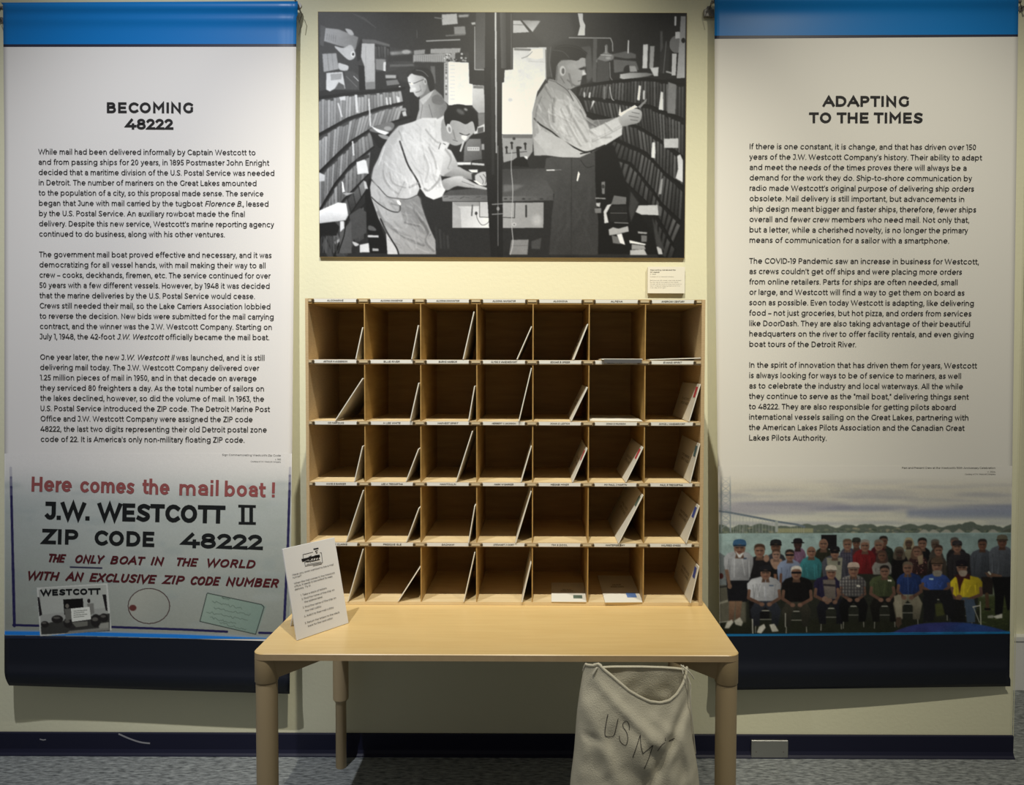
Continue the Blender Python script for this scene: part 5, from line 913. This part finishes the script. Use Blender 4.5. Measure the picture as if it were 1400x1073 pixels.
for sx, cx in ((1, TXL + .0245), (-1, TXR - .0245)):
    for sy, cy in ((1, TF + .0255), (-1, TB - .062)):
        m = MB(); m.lathe(cx, cy, [(.0222, .206), (.0226, .212), (.0226, ZC - .0545), (.0216, ZC - .0535)], 36); m.lathe(cx, cy, [(.0145, 0), (.0155, .002), (.0155, .196), (.0180, .2), (.0215, .2055), (.0222, .206)], 32)
        lg = m.build('leg', M['leg'], tb, True)
        m = MB(); m.lathe(cx, cy, [(.0238, ZC - .0525), (.0245, ZC - .051), (.0245, ZC - .0005)], 36)
        # gusset running diagonally under the top
        d = Vector((sx, sy, 0)).normalized(); q = Vector((-d.y, d.x, 0)); c = Vector((cx, cy, 0))
        A = [c + d * .0 + q * .020, c + d * .0 - q * .020, c + d * .125 - q * .010, c + d * .125 + q * .010]
        t_ = [c + q * .021 + Vector((0, 0, ZC - .0005)), c - q * .021 + Vector((0, 0, ZC - .0005)), c + Vector((0, sy * .125, ZC - .0005)), c + Vector((sx * .125, 0, ZC - .0005))]
        c0 = c + d * .010; bt = [c0 + q * .019 + Vector((0, 0, ZC - .046)), c0 - q * .019 + Vector((0, 0, ZC - .046)), c + d * .030 + Vector((sx * -.004, sy * .022, ZC - .032)), c + d * .030 + Vector((sx * .022, sy * -.004, ZC - .032))]
        if sx * sy < 0: t_[0], t_[1] = t_[1], t_[0]; bt[0], bt[1] = bt[1], bt[0]
        bm = bmesh.new()
        for v in t_ + bt + [c + Vector((sx * .120, 0, ZC - .008)), c + Vector((0, sy * .120, ZC - .008))]: bm.verts.new(v)
        bmesh.ops.convex_hull(bm, input=bm.verts[:]); bm.verts.index_update()
        m.add([v.co.copy() for v in bm.verts], [tuple(v.index for v in f.verts) for f in bm.faces]); bm.free()
        m.build('corner_bracket', M['legd'], lg, True)
# ------------------------------------------------------------------ pigeonhole unit
U0, U1 = at_y(416.9, 412, YF)[0], at_y(964.6, 412, YF)[0]; YBK = -.071
zz = lambda py, y=YF: at_y(690, py, y)[2]
ZT = zz(408.6); FL = [zz(492.0), zz(575.9), zz(659.2), zz(741.7), zz(822.9)]; RB = [zz(498.2), zz(581.8), zz(664.8), zz(747.6)]; ZCEIL0 = zz(415.6)
CE = [ZCEIL0] + RB                                   # ceilings of the five rows
IX0, IX1 = at_y(421.2, 412, YF)[0], at_y(959.6, 412, YF)[0]
CW = (IX1 - IX0) / 7; DIV = [IX0 + CW * i for i in range(8)]
so = empty('pigeonhole_unit', 'wooden mail sorting unit of thirty-five open pigeonholes standing on the table', 'shelving', ((U0 + U1) / 2, (YF + YBK) / 2, TZ))
for nme, x0, x1 in (('side_panel', U0, IX0), ('side_panel', IX1, U1)):
    m = MB(); m.box((x0, YF, TZ + .0005), (x1, YBK, ZT)); o = m.build(nme, [M['edge']], so, bevel=.0008)
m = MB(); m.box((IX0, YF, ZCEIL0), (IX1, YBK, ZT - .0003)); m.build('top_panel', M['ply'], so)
m = MB(); m.box((IX0, YF, TZ + .0005), (IX1, YBK, FL[4])); m.build('bottom_panel', M['ply_lit'], so)
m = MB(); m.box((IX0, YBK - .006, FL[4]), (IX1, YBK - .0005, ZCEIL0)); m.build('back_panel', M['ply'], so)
for i in range(4):
    m = MB(); m.box((IX0, YF + .006, FL[i] - .0065), (IX1, YBK - .006, FL[i])); s_ = m.build('shelf', M['ply_lit'], so)
    m = MB(); m.box((IX0, YF - .0015, RB[i]), (IX1, YF + .006, FL[i])); m.build('front_rail', M['edge'], s_)
for i in range(1, 7):
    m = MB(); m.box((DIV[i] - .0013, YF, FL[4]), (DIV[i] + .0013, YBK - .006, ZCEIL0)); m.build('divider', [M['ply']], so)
NAMES = [["ALGOMARINE", "ALGOMA CONVEYOR", "ALGOMA INNOVATOR", "ALGOMA NAVIGATOR", "ALGONOVA", "ALPENA", "AMERICAN CENTURY"],
         ["ARTHUR M ANDERSON", "BLUE RIVER", "BURNS HARBOR", "CLYDE S VANENKEVORT", "EDGAR B SPEER", "EDWIN H GOTT", "EVANS SPIRIT"],
         ["G3 MARQUIS", "H LEE WHITE", "HARVEST SPIRIT", "HERBERT C JACKSON", "JOHN D LEITCH", "JOHN G MUNSON", "JOYCE L VANENKEVORT"],
         ["KAYE E BARKER", "LEE A TREGURTHA", "MANITOULIN", "MARK W BARKER", "MESABI MINER", "MV PAUL J MARTIN", "PAUL R TREGURTHA"],
         ["PHILIP R CLARKE", "PRESQUE ISLE", "SAGINAW", "STEWART J CORT", "TIM S DOOL", "WHITEFISH BAY", "WILFRED SYKES"]]
HL = zz(492.6) - zz(497.3)
for r in range(5):
    ztop = (ZT - .0009) if r == 0 else FL[r - 1] - .0007; yl = YF - (.0003 if r == 0 else .0018)
    zc = ztop - HL / 2
    for c in range(7):
        x0 = DIV[c] + CW * .105; x1 = DIV[c] + CW * .865
        m = MB(); m.box((x0, yl - .0006, ztop - HL), (x1, yl, ztop)); lb = m.build('name_label', M['paper'], so)
        ik = Ink(); t = NAMES[r][c]; wd = min(.62, .026 * len(t) + .12) * (x1 - x0); xm = (x0 + x1) / 2
        st, tot = strokes(t, .17, .05); ik.text(t, (xm - wd / 2, zc - HL * .28), (xm + wd / 2, zc - HL * .28), HL * .52, .17, ls=.05, yflip=False, slant=.12)
        ik.build('lettering', M['ink'], lambda u, v: (u, yl - .0010, v), lb)
        for xk in (x0 - .002, x1 + .002):
            m = MB(); m.box((xk - .0030, yl - .0030, zc - HL * .42), (xk + .0030, yl, zc + HL * .30)); m.tube([(xk, yl - .0015, zc + HL * .2), (xk, yl - .0045, zc + HL * .28)], .0017, 8); m.build('label_clip', M['clip'], so, bevel=.0006, seg=1)
    for c in range(8):
        xa = DIV[c] - CW * .095; xb = DIV[c] + CW * .062
        if c == 0: xa = DIV[0] + .0006
        if c == 7: xb = DIV[7] - .0006
        m = MB(); m.box((xa, yl - .0012, zc - HL * .42), (xb, yl, zc + HL * .42), 1); m.box((xa + .0008, yl - .0017, zc - HL * .42 + .0008), (xb - .0008, yl - .0011, zc + HL * .42 - .0008), 0); m.build('edge_block', [M['tab'], M['tabd']], so)
# ------------------------------------------------------------------ letters
ORD = ['first', 'second', 'third', 'fourth', 'fifth', 'sixth', 'seventh']; ROWN = ['top', 'second', 'third', 'fourth', 'bottom']
def reorigin(o, p):
    o.data.transform(Matrix.Translation(-Vector(p))); o.location = p
LET = [  # row, col, bottom px, top px, protrusion, length, stamp
    (0, 0, (486.8, 491), (496.2, 447.5), .004, .235, None), (0, 1, (562.2, 492), (571.2, 444.7), .006, .235, None), (0, 2, (632.5, 491), (647.4, 426), .004, .24, None), (0, 3, (709.4, 491), (729.5, 446.4), .004, .235, None), (0, 4, (786.5, 491), (806, 443), .004, .235, None),
    (1, 0, (457.9, 574.6), (495.4, 517.6), .006, .24, None), (1, 1, (560.3, 576), (572, 523.6), .010, .235, None), (1, 2, (640, 574), (648.2, 527.8), .004, .235, None), (1, 3, (711, 576), (728.2, 503.2), .010, .24, None), (1, 4, (780.7, 573.5), (803.2, 529.6), .004, .235, None), (1, 6, (941.4, 573.8), (957.0, 525.3), .004, .24, 'sred'),
    (2, 0, (483.9, 656), (495, 610), .003, .235, None), (2, 1, (554.4, 656), (571.6, 613.9), .003, .235, None), (2, 2, (623, 656.4), (645.2, 589.6), .003, .24, None), (2, 3, (714, 656), (728, 610.7), .003, .235, None), (2, 4, (784.5, 656), (804.6, 613.4), .003, .24, 'sred'), (2, 5, (857, 656), (880.7, 611.6), .003, .24, 'sred'), (2, 6, (944, 657), (957.4, 606.7), .003, .24, 'steal'),
    (3, 0, (472.7, 738.3), (496.0, 670.5), .003, .24, None), (3, 1, (554.8, 739), (572.0, 695), .003, .235, None), (3, 2, (639.8, 742), (648.4, 692), .009, .235, None), (3, 3, (706.8, 741.4), (727.8, 672), .006, .24, None), (3, 5, (847.8, 743), (881.6, 677), .010, .30, 'sgreen'), (3, 6, (939.5, 742), (957.6, 691.7), .006, .24, 'sblue'),
    (4, 0, (475, 822), (495.6, 751), .003, .24, None), (4, 1, (543.6, 822), (572.0, 778.3), .003, .235, None), (4, 2, (633.3, 821), (648.4, 755.5), .003, .24, None), (4, 3, (713.6, 823), (725.8, 770), .006, .235, None), (4, 6, (945.8, 825), (957.6, 774.5), .008, .24, 'sblue')]
LK = {None: 'plain', 'sred': 'red-stamped', 'steal': 'teal-stamped', 'sgreen': 'grey-green-stamped', 'sblue': 'blue-stamped'}
for (r, c, pb, pt, pro, L_, st) in LET:
    y = YF - pro; z0 = FL[r] + .0006; B = at_y(*pb, y); T = at_y(*pt, y); th = .0026
    lim = DIV[c + 1] - (.0017 if c < 6 else 0) - .0006
    bx, tx, tz = B[0], T[0], T[2]
    d = Vector((tx - bx, 0, tz - z0)); H = d.length; d.normalize(); nrm = Vector((d.z, 0, -d.x))     # towards the right / underside
    # underside bottom corner touches the floor; the upper right edge touches the divider
    b0 = Vector((bx, y, z0)) - Vector((0, 0, 0)) + Vector((0, 0, max(0, -(nrm.z * th)))); t0 = b0 + d * H
    over = max(t0.x, (t0 + nrm * th).x) - lim
    if over > 0: b0.x -= over; t0.x -= over
    ry = min(YBK - .012 - y, L_); back = Vector((0, ry, 0))
    m = MB(); f4 = [b0, b0 + nrm * th, t0 + nrm * th, t0]; m.hexa([v for v in f4], [v + back for v in f4])
    where = '%s pigeonhole from the left in the %s row' % (ORD[c], ROWN[r])
    o = m.build('letter', M['env'], bevel=.0005, seg=1); tag(o, '%s white letter in the %s' % (LK[st], where), 'letter', 'letters leaning in the pigeonholes'); reorigin(o, tuple(b0))
    if c >= 4:
        off = -nrm * .0004
        def fp(u, v, b0=b0, d=d, off=off): return b0 + off + Vector((0, u, 0)) + d * v     # u into the depth, v up the sheet
        if st:
            m = MB(); u0, u1, v0, v1 = .010, .034, H - .036, H - .008
            m.hexa([fp(u0, v0), fp(u1, v0), fp(u1, v1), fp(u0, v1)], [fp(u0, v0) - nrm * .0003, fp(u1, v0) - nrm * .0003, fp(u1, v1) - nrm * .0003, fp(u0, v1) - nrm * .0003]); m.build('stamp', M[st], o)
        ik = Ink()
        for k, tx_ in enumerate((NAMES[r][c], "DETROIT, MI 48222")): ik.text(tx_, (ry * .72, H * .52 - k * .012), (ry * .30, H * .52 - k * .012), .0065, .14, yflip=True)
        ik.build('address', M['grey'], lambda u, v, fp=fp: fp(u, v), o)
def flat(r, c, pts, label, z=None, th=.0026, stamp=None, tilt=0, mt='env', group='letters lying flat in the pigeonholes', rb=0.0, fd=0.0):
    q = [Vector(p) for p in pts]; up = Vector((0, 0, th)); m = MB(); m.hexa(q, [v + up for v in q]); o = m.build('letter', M[mt], bevel=.0005, seg=1)
    tag(o, label, 'letter', group); reorigin(o, tuple(q[0]))
    e1 = (q[1] - q[0]); e2 = (q[3] - q[0])
    fp = lambda u, v, h=0: q[0] + e1 * u + e2 * v + up + Vector((0, 0, .0004 + h))
    return o, fp
zf = FL[4] + .0006
P_ = lambda px, py: at_z(px, py, zf + .002)
for (fl, fr, bl_, br_, stc, lab) in (((753.8, 822.0), (801.5, 822.3), (753.8, 796.5), (798.5, 796.5), 'sgreen', 'short white letter, grey-green stamp, flat in the fifth pigeonhole of the bottom row'), ((827.2, 823), (878.4, 822.6), (816.8, 786.5), (866.5, 787), 'sblue2', 'long white letter, pale blue stamp, flat in the sixth pigeonhole of the bottom row')):
    q = [P_(*fl), P_(*fr), P_(*br_), P_(*bl_)]; q = [(a[0], a[1], zf) for a in q]
    o, fp = flat(4, 4, q, lab)
    m = MB(); m.hexa([fp(.64, .14), fp(.90, .14), fp(.90, .30), fp(.64, .30)], [fp(.64, .14, .0003), fp(.90, .14, .0003), fp(.90, .30, .0003), fp(.64, .30, .0003)]); m.build('stamp', M[stc], o)
    ik = Ink(); ik.text("DETROIT, MI 48222", (.28, .50), (.66, .50), .045, .13, yflip=False); ik.text("MAIL BOAT", (.34, .58), (.60, .58), .045, .13, yflip=False); ik.build('address', M['grey'], lambda u, v, fp=fp: fp(u, v), o)
xa, xb = at_y(822, 492, YF)[0], at_y(877.5, 492, YF)[0]; z_ = FL[0] + .0008
o, fp = flat(0, 5, [(xa, YF - .013, z_ - .0), (xb, YF - .013, z_ - .0), (xb, YF + .19, z_), (xa, YF + .19, z_)], 'white-edged dark postcard jutting flat from the sixth pigeonhole of the top row', th=.003)
m = MB(); m.box((xa + .006, YF - .0136, z_ - .0075), (xb - .002, YF - .0131, z_ + .0018)); m.build('dark_cover', M['envd'], o)
xa, xb = at_y(888, 492, YF)[0], DIV[7] - .0015
flat(0, 6, [(xa, YF - .002, FL[0] + .0006), (xb, YF - .002, FL[0] + .0050), (xb, YF + .22, FL[0] + .0050), (xa, YF + .22, FL[0] + .0006)], 'white letter nearly flat, right side raised, in the seventh pigeonhole of the top row')
xa, xb = DIV[5] + .004, DIV[6] - .006
flat(1, 5, [(xa, YF + .012, FL[1] + .0006), (xb, YF - .001, FL[1] + .0006), (xb, YF + .2, FL[1] + .0006), (xa, YF + .21, FL[1] + .0006)], 'white letter lying flat in the sixth pigeonhole of the second row')
# ------------------------------------------------------------------ instruction card on the table
A = Vector(at_z(406.5, 876.0, TZ)); Bc = Vector(at_z(476.8, 851.9, TZ)); e = (Bc - A); wc = e.length; e.normalize(); nb = Vector((-e.y, e.x, 0))
best = None
for hh in np.arange(.15, .32, .002):
    for ph in np.arange(0, 40, .5):
        u_ = Vector((0, 0, math.cos(math.radians(ph)))) + nb * math.sin(math.radians(ph)); p1 = proj(A + u_ * hh); p2 = proj(Bc + u_ * hh)
        er = (p1[0] - 386.2) ** 2 + (p1[1] - 750.2) ** 2 + (p2[0] - 457.5) ** 2 + (p2[1] - 735.4) ** 2
        if best is None or er < best[0]: best = (er, hh, ph)
_, hc, ph = best; uc = Vector((0, 0, math.cos(math.radians(ph)))) + nb * math.sin(math.radians(ph)); nf = uc.cross(e); nf = nf if nf.y < 0 else -nf
print('card', best, wc)
cd = empty('instruction_card', 'white instruction card with black boat emblem, propped on the left end of the table', 'sign', tuple(A))
th = .0045; z0 = Vector((0, 0, .0008)); k4 = [A + z0, Bc + z0, Bc + z0 + uc * hc, A + z0 + uc * hc]
m = MB(); m.hexa(k4, [v - nf * th for v in k4]); m.build('card_board', M['cardw'], cd, bevel=.0006, seg=1)
def cp(u, v): return A + z0 + e * (u * wc) + uc * ((1 - v) * hc) + nf * .0005     # u right, v down (0..1)
bp = lambda u, v, t: A + e * (u * wc) + uc * (v * hc) - nf * t
s0_ = bp(.35, .78, th); s1_ = bp(.65, .78, th); foot = nb * .10
f0 = A + e * (.35 * wc) + nb * (.085 + hc * .2 * math.sin(math.radians(ph))) + z0; f1 = f0 + e * (.3 * wc)
m = MB(); m.hexa([s0_, s1_, f1, f0], [v - nb * .003 for v in (s0_, s1_, f1, f0)]); m.build('easel_strut', M['cardw'], cd)
# card lettering measured in a 671 x 1073 enlargement of (380..480, 725..885)
Hc = np.array([[386.2, 750.2], [457.5, 735.4], [476.8, 851.9], [406.5, 876.0]])
def inv(px, py):           # picture point on the card -> card (u, v)
    X, Y = px / 6.71 + 380, py / 6.706 + 725; d = ray(X, Y); o_ = Vector(CAMP); dv = Vector(d); n_ = nf; t = (A + z0 - o_).dot(n_) / dv.dot(n_); p = o_ + dv * t - (A + z0); return p.dot(e) / wc, 1 - p.dot(uc) / hc
ik = Ink(); asp = hc / wc
def ctext(t, x, y, cap, x1, w=.13):
    u0, v0 = inv(x, y); u1, v1 = inv(*x1); ik.text(t, (u0, v0 * asp), (u1, (v0 + (v1 - v0) * .0) * asp), cap, w)
L1 = [("Have you ever wanted to be a mail", 132, 418, (512, 325)), ("runner?", 135, 444, (218, 425)), ("When the mail comes to the Westcott", 147, 497, (522, 402)), ("office, it needs to be sorted for easy", 150, 524, (502, 438)), ("delivery. Try it!", 153, 553, (300, 515)),
      ("1. Take a stack of letters.", 208, 605, (452, 540)), ("2. Find the name of the ship on", 217, 640, (522, 565)), ("the address label.", 243, 666, (412, 622)), ("3. Find the name of the ship on", 227, 718, (536, 636)), ("the mail cubby.", 250, 748, (402, 706)), ("4. Add it to their mail cubby.", 240, 798, (516, 722)), ("5. Return the letters to the stack", 247, 860, (566, 766)), ("back for the next visitor.", 275, 886, (508, 824))]
for t, x, y, x1 in L1: ctext(t, x, y, .030, x1, .12)
ik.build('printed_text', M['grey'], lambda u, v: cp(u, v / asp), cd)
ik = Ink()
def ci(pts, w): ik.line([(inv(x, y)[0], inv(x, y)[1] * asp) for x, y in pts], w)
ci([(228, 222), (318, 200)], .008); ci([(228, 222), (232, 258)], .008); ci([(385, 205), (398, 206), (408, 296), (250, 328), (244, 290)], .008); ci([(262, 314), (392, 288)], .006); ci([(322, 326), (400, 308)], .008); ci([(330, 172), (366, 165)], .022); ci([(342, 190), (362, 186)], .012); ci([(345, 198), (360, 205), (350, 210)], .010)
ci([(224, 270), (260, 262), (300, 250), (376, 236)], .034); ci([(228, 280), (244, 275)], .028); ci([(300, 245), (302, 230)], .012); ci([(285, 240), (300, 238)], .008); ci([(345, 240), (372, 236)], .045)
u0, v0 = inv(254, 302); u1, v1 = inv(384, 278); ik.text("48222", (u0, v0 * asp), (u1, v0 * asp), .072, .2)
ik.build('boat_emblem', M['ink'], lambda u, v: cp(u, v / asp), cd)
# ------------------------------------------------------------------ mail bag
YG = TF - .034
gx = lambda px, py: at_y(px, py, YG - .02)[0]; gz = lambda py: at_y(870, py, YG - .02)[2]
outl = [(800, 906), (799, 920), (796.5, 934), (793, 955), (790, 978), (786, 1031), (781, 1073), (777, 1120), (776, 1180), (784, 1225), (800, 1250)]
outr = [(940, 906), (942, 920), (943.5, 935), (945, 957), (949, 1015), (956, 1058), (960, 1100), (964, 1140), (966, 1180), (958, 1225), (940, 1250)]
OL = [(gz(y), gx(x, y)) for x, y in outl]; OR = [(gz(y), gx(x, y)) for x, y in outr]
def ip(tab, z): zs = [a for a, _ in tab][::-1]; xs = [b for _, b in tab][::-1]; return float(np.interp(z, zs, xs))
rim = [(803, 911), (812, 909), (818, 905.5), (824, 911), (838, 921), (858, 936), (872, 944), (885, 950), (898, 952), (910, 950), (920, 944), (930, 933), (937, 921), (940, 909)]
RX = [gx(*p) for p in rim]; RZ = [gz(p[1]) for p in rim]
zback = min(gz(907.5), ZC - .006); zfloor = .002; NA, NV = 120, 90
V = []; Fc = []
def bagpt(a, v):
    # a: 0..1 around; 0 right end, .25 front, .5 left end, .75 back
    ca, sa = math.cos(2 * PI * a), math.sin(2 * PI * a)
    cx_ = math.copysign(abs(ca) ** .8, ca)
    xl_, xr_ = ip(OL, gz(906)), ip(OR, gz(906)); xt = (xl_ + xr_) / 2 + (xr_ - xl_) / 2 * cx_
    zr = float(np.interp(xt, RX, RZ)) if sa > 0 else zback
    if sa > 0: zr = zback + (zr - zback) * min(1, sa * 4)
    z = zr + (zfloor - zr) * v
    xl_, xr_ = ip(OL, z), ip(OR, z); x = (xl_ + xr_) / 2 + (xr_ - xl_) / 2 * cx_
    hgt = (z - zfloor) / (zback - zfloor); td = .033 + .034 * math.sin(PI * min(1, (1 - hgt) * .9 + .08)) ** .8
    if hgt < .12: td *= .55 + .45 * hgt / .12
    y = YG - sa * (td if sa > 0 else .022 + (td - .022) * min(1, v * 2))
    # soft folds of hanging cloth
    P = Vector((x * 9, sa * .6, z * 6)); w = min(1, v * 7 + .25)
    f = noise.noise(P) * .013 + noise.noise(Vector((x * 22 + z * 9, sa, z * 13 - x * 6))) * .009 + noise.noise(Vector((x * 48 - z * 20, sa, z * 30))) * .0040
    # creases running from the upper corners down across the front
    for (x0, z0_, x1, z1_, amp, wd) in ((gx(812, 930), gz(925), gx(905, 1010), gz(1010), .008, .010), (gx(943, 950), gz(950), gx(870, 1075), gz(1075), -.013, .011), (gx(930, 990), gz(990), gx(950, 1100), gz(1100), .009, .009), (gx(800, 960), gz(960), gx(850, 1073), gz(1073), .006, .014), (gx(880, 960), gz(962), gx(925, 1000), gz(1000), .005, .008), (gx(795, 995), gz(1000), gx(822, 1003), gz(1003), -.006, .007), (gx(860, 985), gz(985), gx(895, 1060), gz(1060), .005, .010)):
        ex, ez = x1 - x0, z1_ - z0_; l2 = ex * ex + ez * ez; t = ((x - x0) * ex + (z - z0_) * ez) / l2; tc = max(0, min(1, t)); dd = math.hypot(x - x0 - tc * ex, z - z0_ - tc * ez); 
        f += amp * math.exp(-(dd / wd) ** 2) * (math.sin(PI * min(1, max(0, t * .9 + .05))) ** .5)
    y -= f * w * max(0, sa) ** .5 if sa > 0 else f * w * -.5 * 0 + (-noise.noise(Vector((x * 30, 5, z * 30))) * .006 * w)
    return (x, y, z)
for j in range(NV + 1):
    for i in range(NA): V.append(bagpt(i / NA, j / NV))
for j in range(NV):
    for i in range(NA): i2 = (i + 1) % NA; Fc.append((j * NA + i, j * NA + i2, (j + 1) * NA + i2, (j + 1) * NA + i))
cb = np.mean(np.array(V[-NA:]), 0); V.append((cb[0], cb[1], zfloor)); k = len(V) - 1
for i in range(NA): Fc.append((NV * NA + i, NV * NA + (i + 1) % NA, k))
bag = empty('mail_bag', 'off-white canvas mail sack with drawstring mouth open, under the right end of the table', 'bag', (cb[0], cb[1], 0))
me = bpy.data.meshes.new('sack'); me.from_pydata(V, [], Fc); me.update(); me.materials.append(M['canvas']); me.shade_smooth()
bo = link('sack', me, bag); s = bo.modifiers.new('s', 'SOLIDIFY'); s.thickness = .0014; s.offset = 0
m = MB(); rp_ = [V[i] for i in range(NA)] + [V[0], V[1]]; m.tube([(x, y, z) for x, y, z in rp_], .0030, 8); m.build('rolled_hem', M['canvas'], bag, True)
q = lambda px, py, y: tuple(at_y(px, py, y))
m = MB(); m.tube([tuple(x) for x in [Vector(q(931, 909, YG - .010)), Vector(q(936, 913, YG - .022)), Vector(q(941, 917, YG - .030)), Vector(q(946, 923, YG - .03)), Vector(q(949, 928, YG - .028))]], .0013, 7)
m.build('drawstring', M['cord'], bag, True); m = MB(); m.tube([q(931, 909, YG - .0), q(933, 914, YG - .02), q(934, 921, YG - .024)], .0012, 7); m.build('drawstring', M['cord'], bag, True); m = MB(); m.tube([q(934, 909, YG - .0), q(944, 935, YG - .018), q(944, 960, YG - .026), q(948, 1000, YG - .02), q(951, 1030, YG - .01)], .0012, 7)
m.build('drawstring', M['cord'], bag, True); m = MB(); m.tube([q(812, 908, YG - .0), q(818, 907, YG - .014), q(822, 909, YG - .024), q(815, 914, YG - .03), q(811, 921, YG - .03)], .0022, 7); m.build('drawstring', M['cord'], bag, True)
# hand-drawn letters follow the cloth
from mathutils.bvhtree import BVHTree
bvh = BVHTree.FromPolygons([Vector(v) for v in V], [f for f in Fc])
def onbag(u, v):
    d = Vector(ray(u, v)).normalized(); h = bvh.ray_cast(Vector(CAMP), d)
    return (h[0] - d * .0018) if h[0] is not None else Vector(q(u, v, YG - .05))
kx = lambda pts: [(770 + x / 5.865, 890 + y / 5.865) for x, y in pts]
ik = Ink()
for pts, w in ((sm(kx([(358, 508), (345, 570), (335, 640), (340, 680), (378, 686), (408, 672), (425, 610), (440, 545)]), 6), .8), (sm(kx([(530, 630), (526, 585), (505, 562), (480, 580), (482, 610), (508, 650), (518, 700), (505, 752), (480, 748), (455, 718), (450, 680)]), 6), .75),
               (sm(kx([(558, 852), (590, 760), (618, 672)]), 6), .8), (sm(kx([(618, 672), (624, 760), (640, 822)]), 6), .8), (sm(kx([(640, 822), (680, 790), (718, 758)]), 6), .8), (sm(kx([(718, 758), (690, 850), (650, 945)]), 8), .8), (sm(kx([(758, 800), (790, 755), (815, 735)]), 6), .7), (sm(kx([(820, 700), (826, 728), (860, 716), (890, 700)]), 6), 1.1)):
    ik.line(pts, w * 1.15)
ik.build('drawn_lettering', M['penc'], onbag, bag)
# ------------------------------------------------------------------ steel cover plate on the base
a = at_y(1027.5, 1012.3, -.016); b = at_y(1077.5, 1043, -.016)
cpl = empty('cover_plate', 'blank brushed steel cover plate on the navy baseboard, right of the table', 'cover plate', ((a[0] + b[0]) / 2, 0, b[2]))
m = MB(); m.box((a[0], -.016, b[2]), (b[0], -.0066, a[2])); m.build('plate', M['steel'], cpl, bevel=.0022, seg=3)
for fx in (.13, .87):
    x = a[0] + (b[0] - a[0]) * fx; z = (a[2] + b[2]) / 2; m = MB(); m.tube([(x, -.0158, z), (x, -.0172, z)], .0022, 12); m.build('screw', M['grey_metal'], cpl, True)
# ------------------------------------------------------------------ light
def spot(name, loc, target, watts, col, ang=100, blend=.9, size=.02):
    l = bpy.data.lights.new(name, 'SPOT'); l.energy = watts; l.color = col; l.spot_size = math.radians(ang); l.spot_blend = blend; l.shadow_soft_size = size
    o = bpy.data.objects.new(name, l); C.objects.link(o); o.location = loc; o.rotation_euler = (Vector(target) - Vector(loc)).to_track_quat('-Z', 'Y').to_euler(); return o
spot('track_spot', (-.98, -1.62, 3.30), (-1.02, -.05, .92), 190, (.95, .965, 1.0), 64, 1)
spot('track_spot', (-.08, -1.66, 3.30), (-.12, -.15, 1.32), 235, (1.0, .945, .79), 54, 1)
spot('track_spot', (1.08, -1.62, 3.30), (1.0, -.05, .86), 165, (1.0, .945, .79), 62, 1)
w = bpy.data.worlds.new('world'); SC.world = w; w.use_nodes = True
w.node_tree.nodes['Background'].inputs[0].default_value = (1.0, .97, .90, 1); w.node_tree.nodes['Background'].inputs[1].default_value = .12
SC.view_settings.view_transform = 'Standard'; SC.view_settings.look = 'None'; SC.view_settings.gamma = 1; SC.view_settings.exposure = 0
SC.view_settings.use_curve_mapping = False
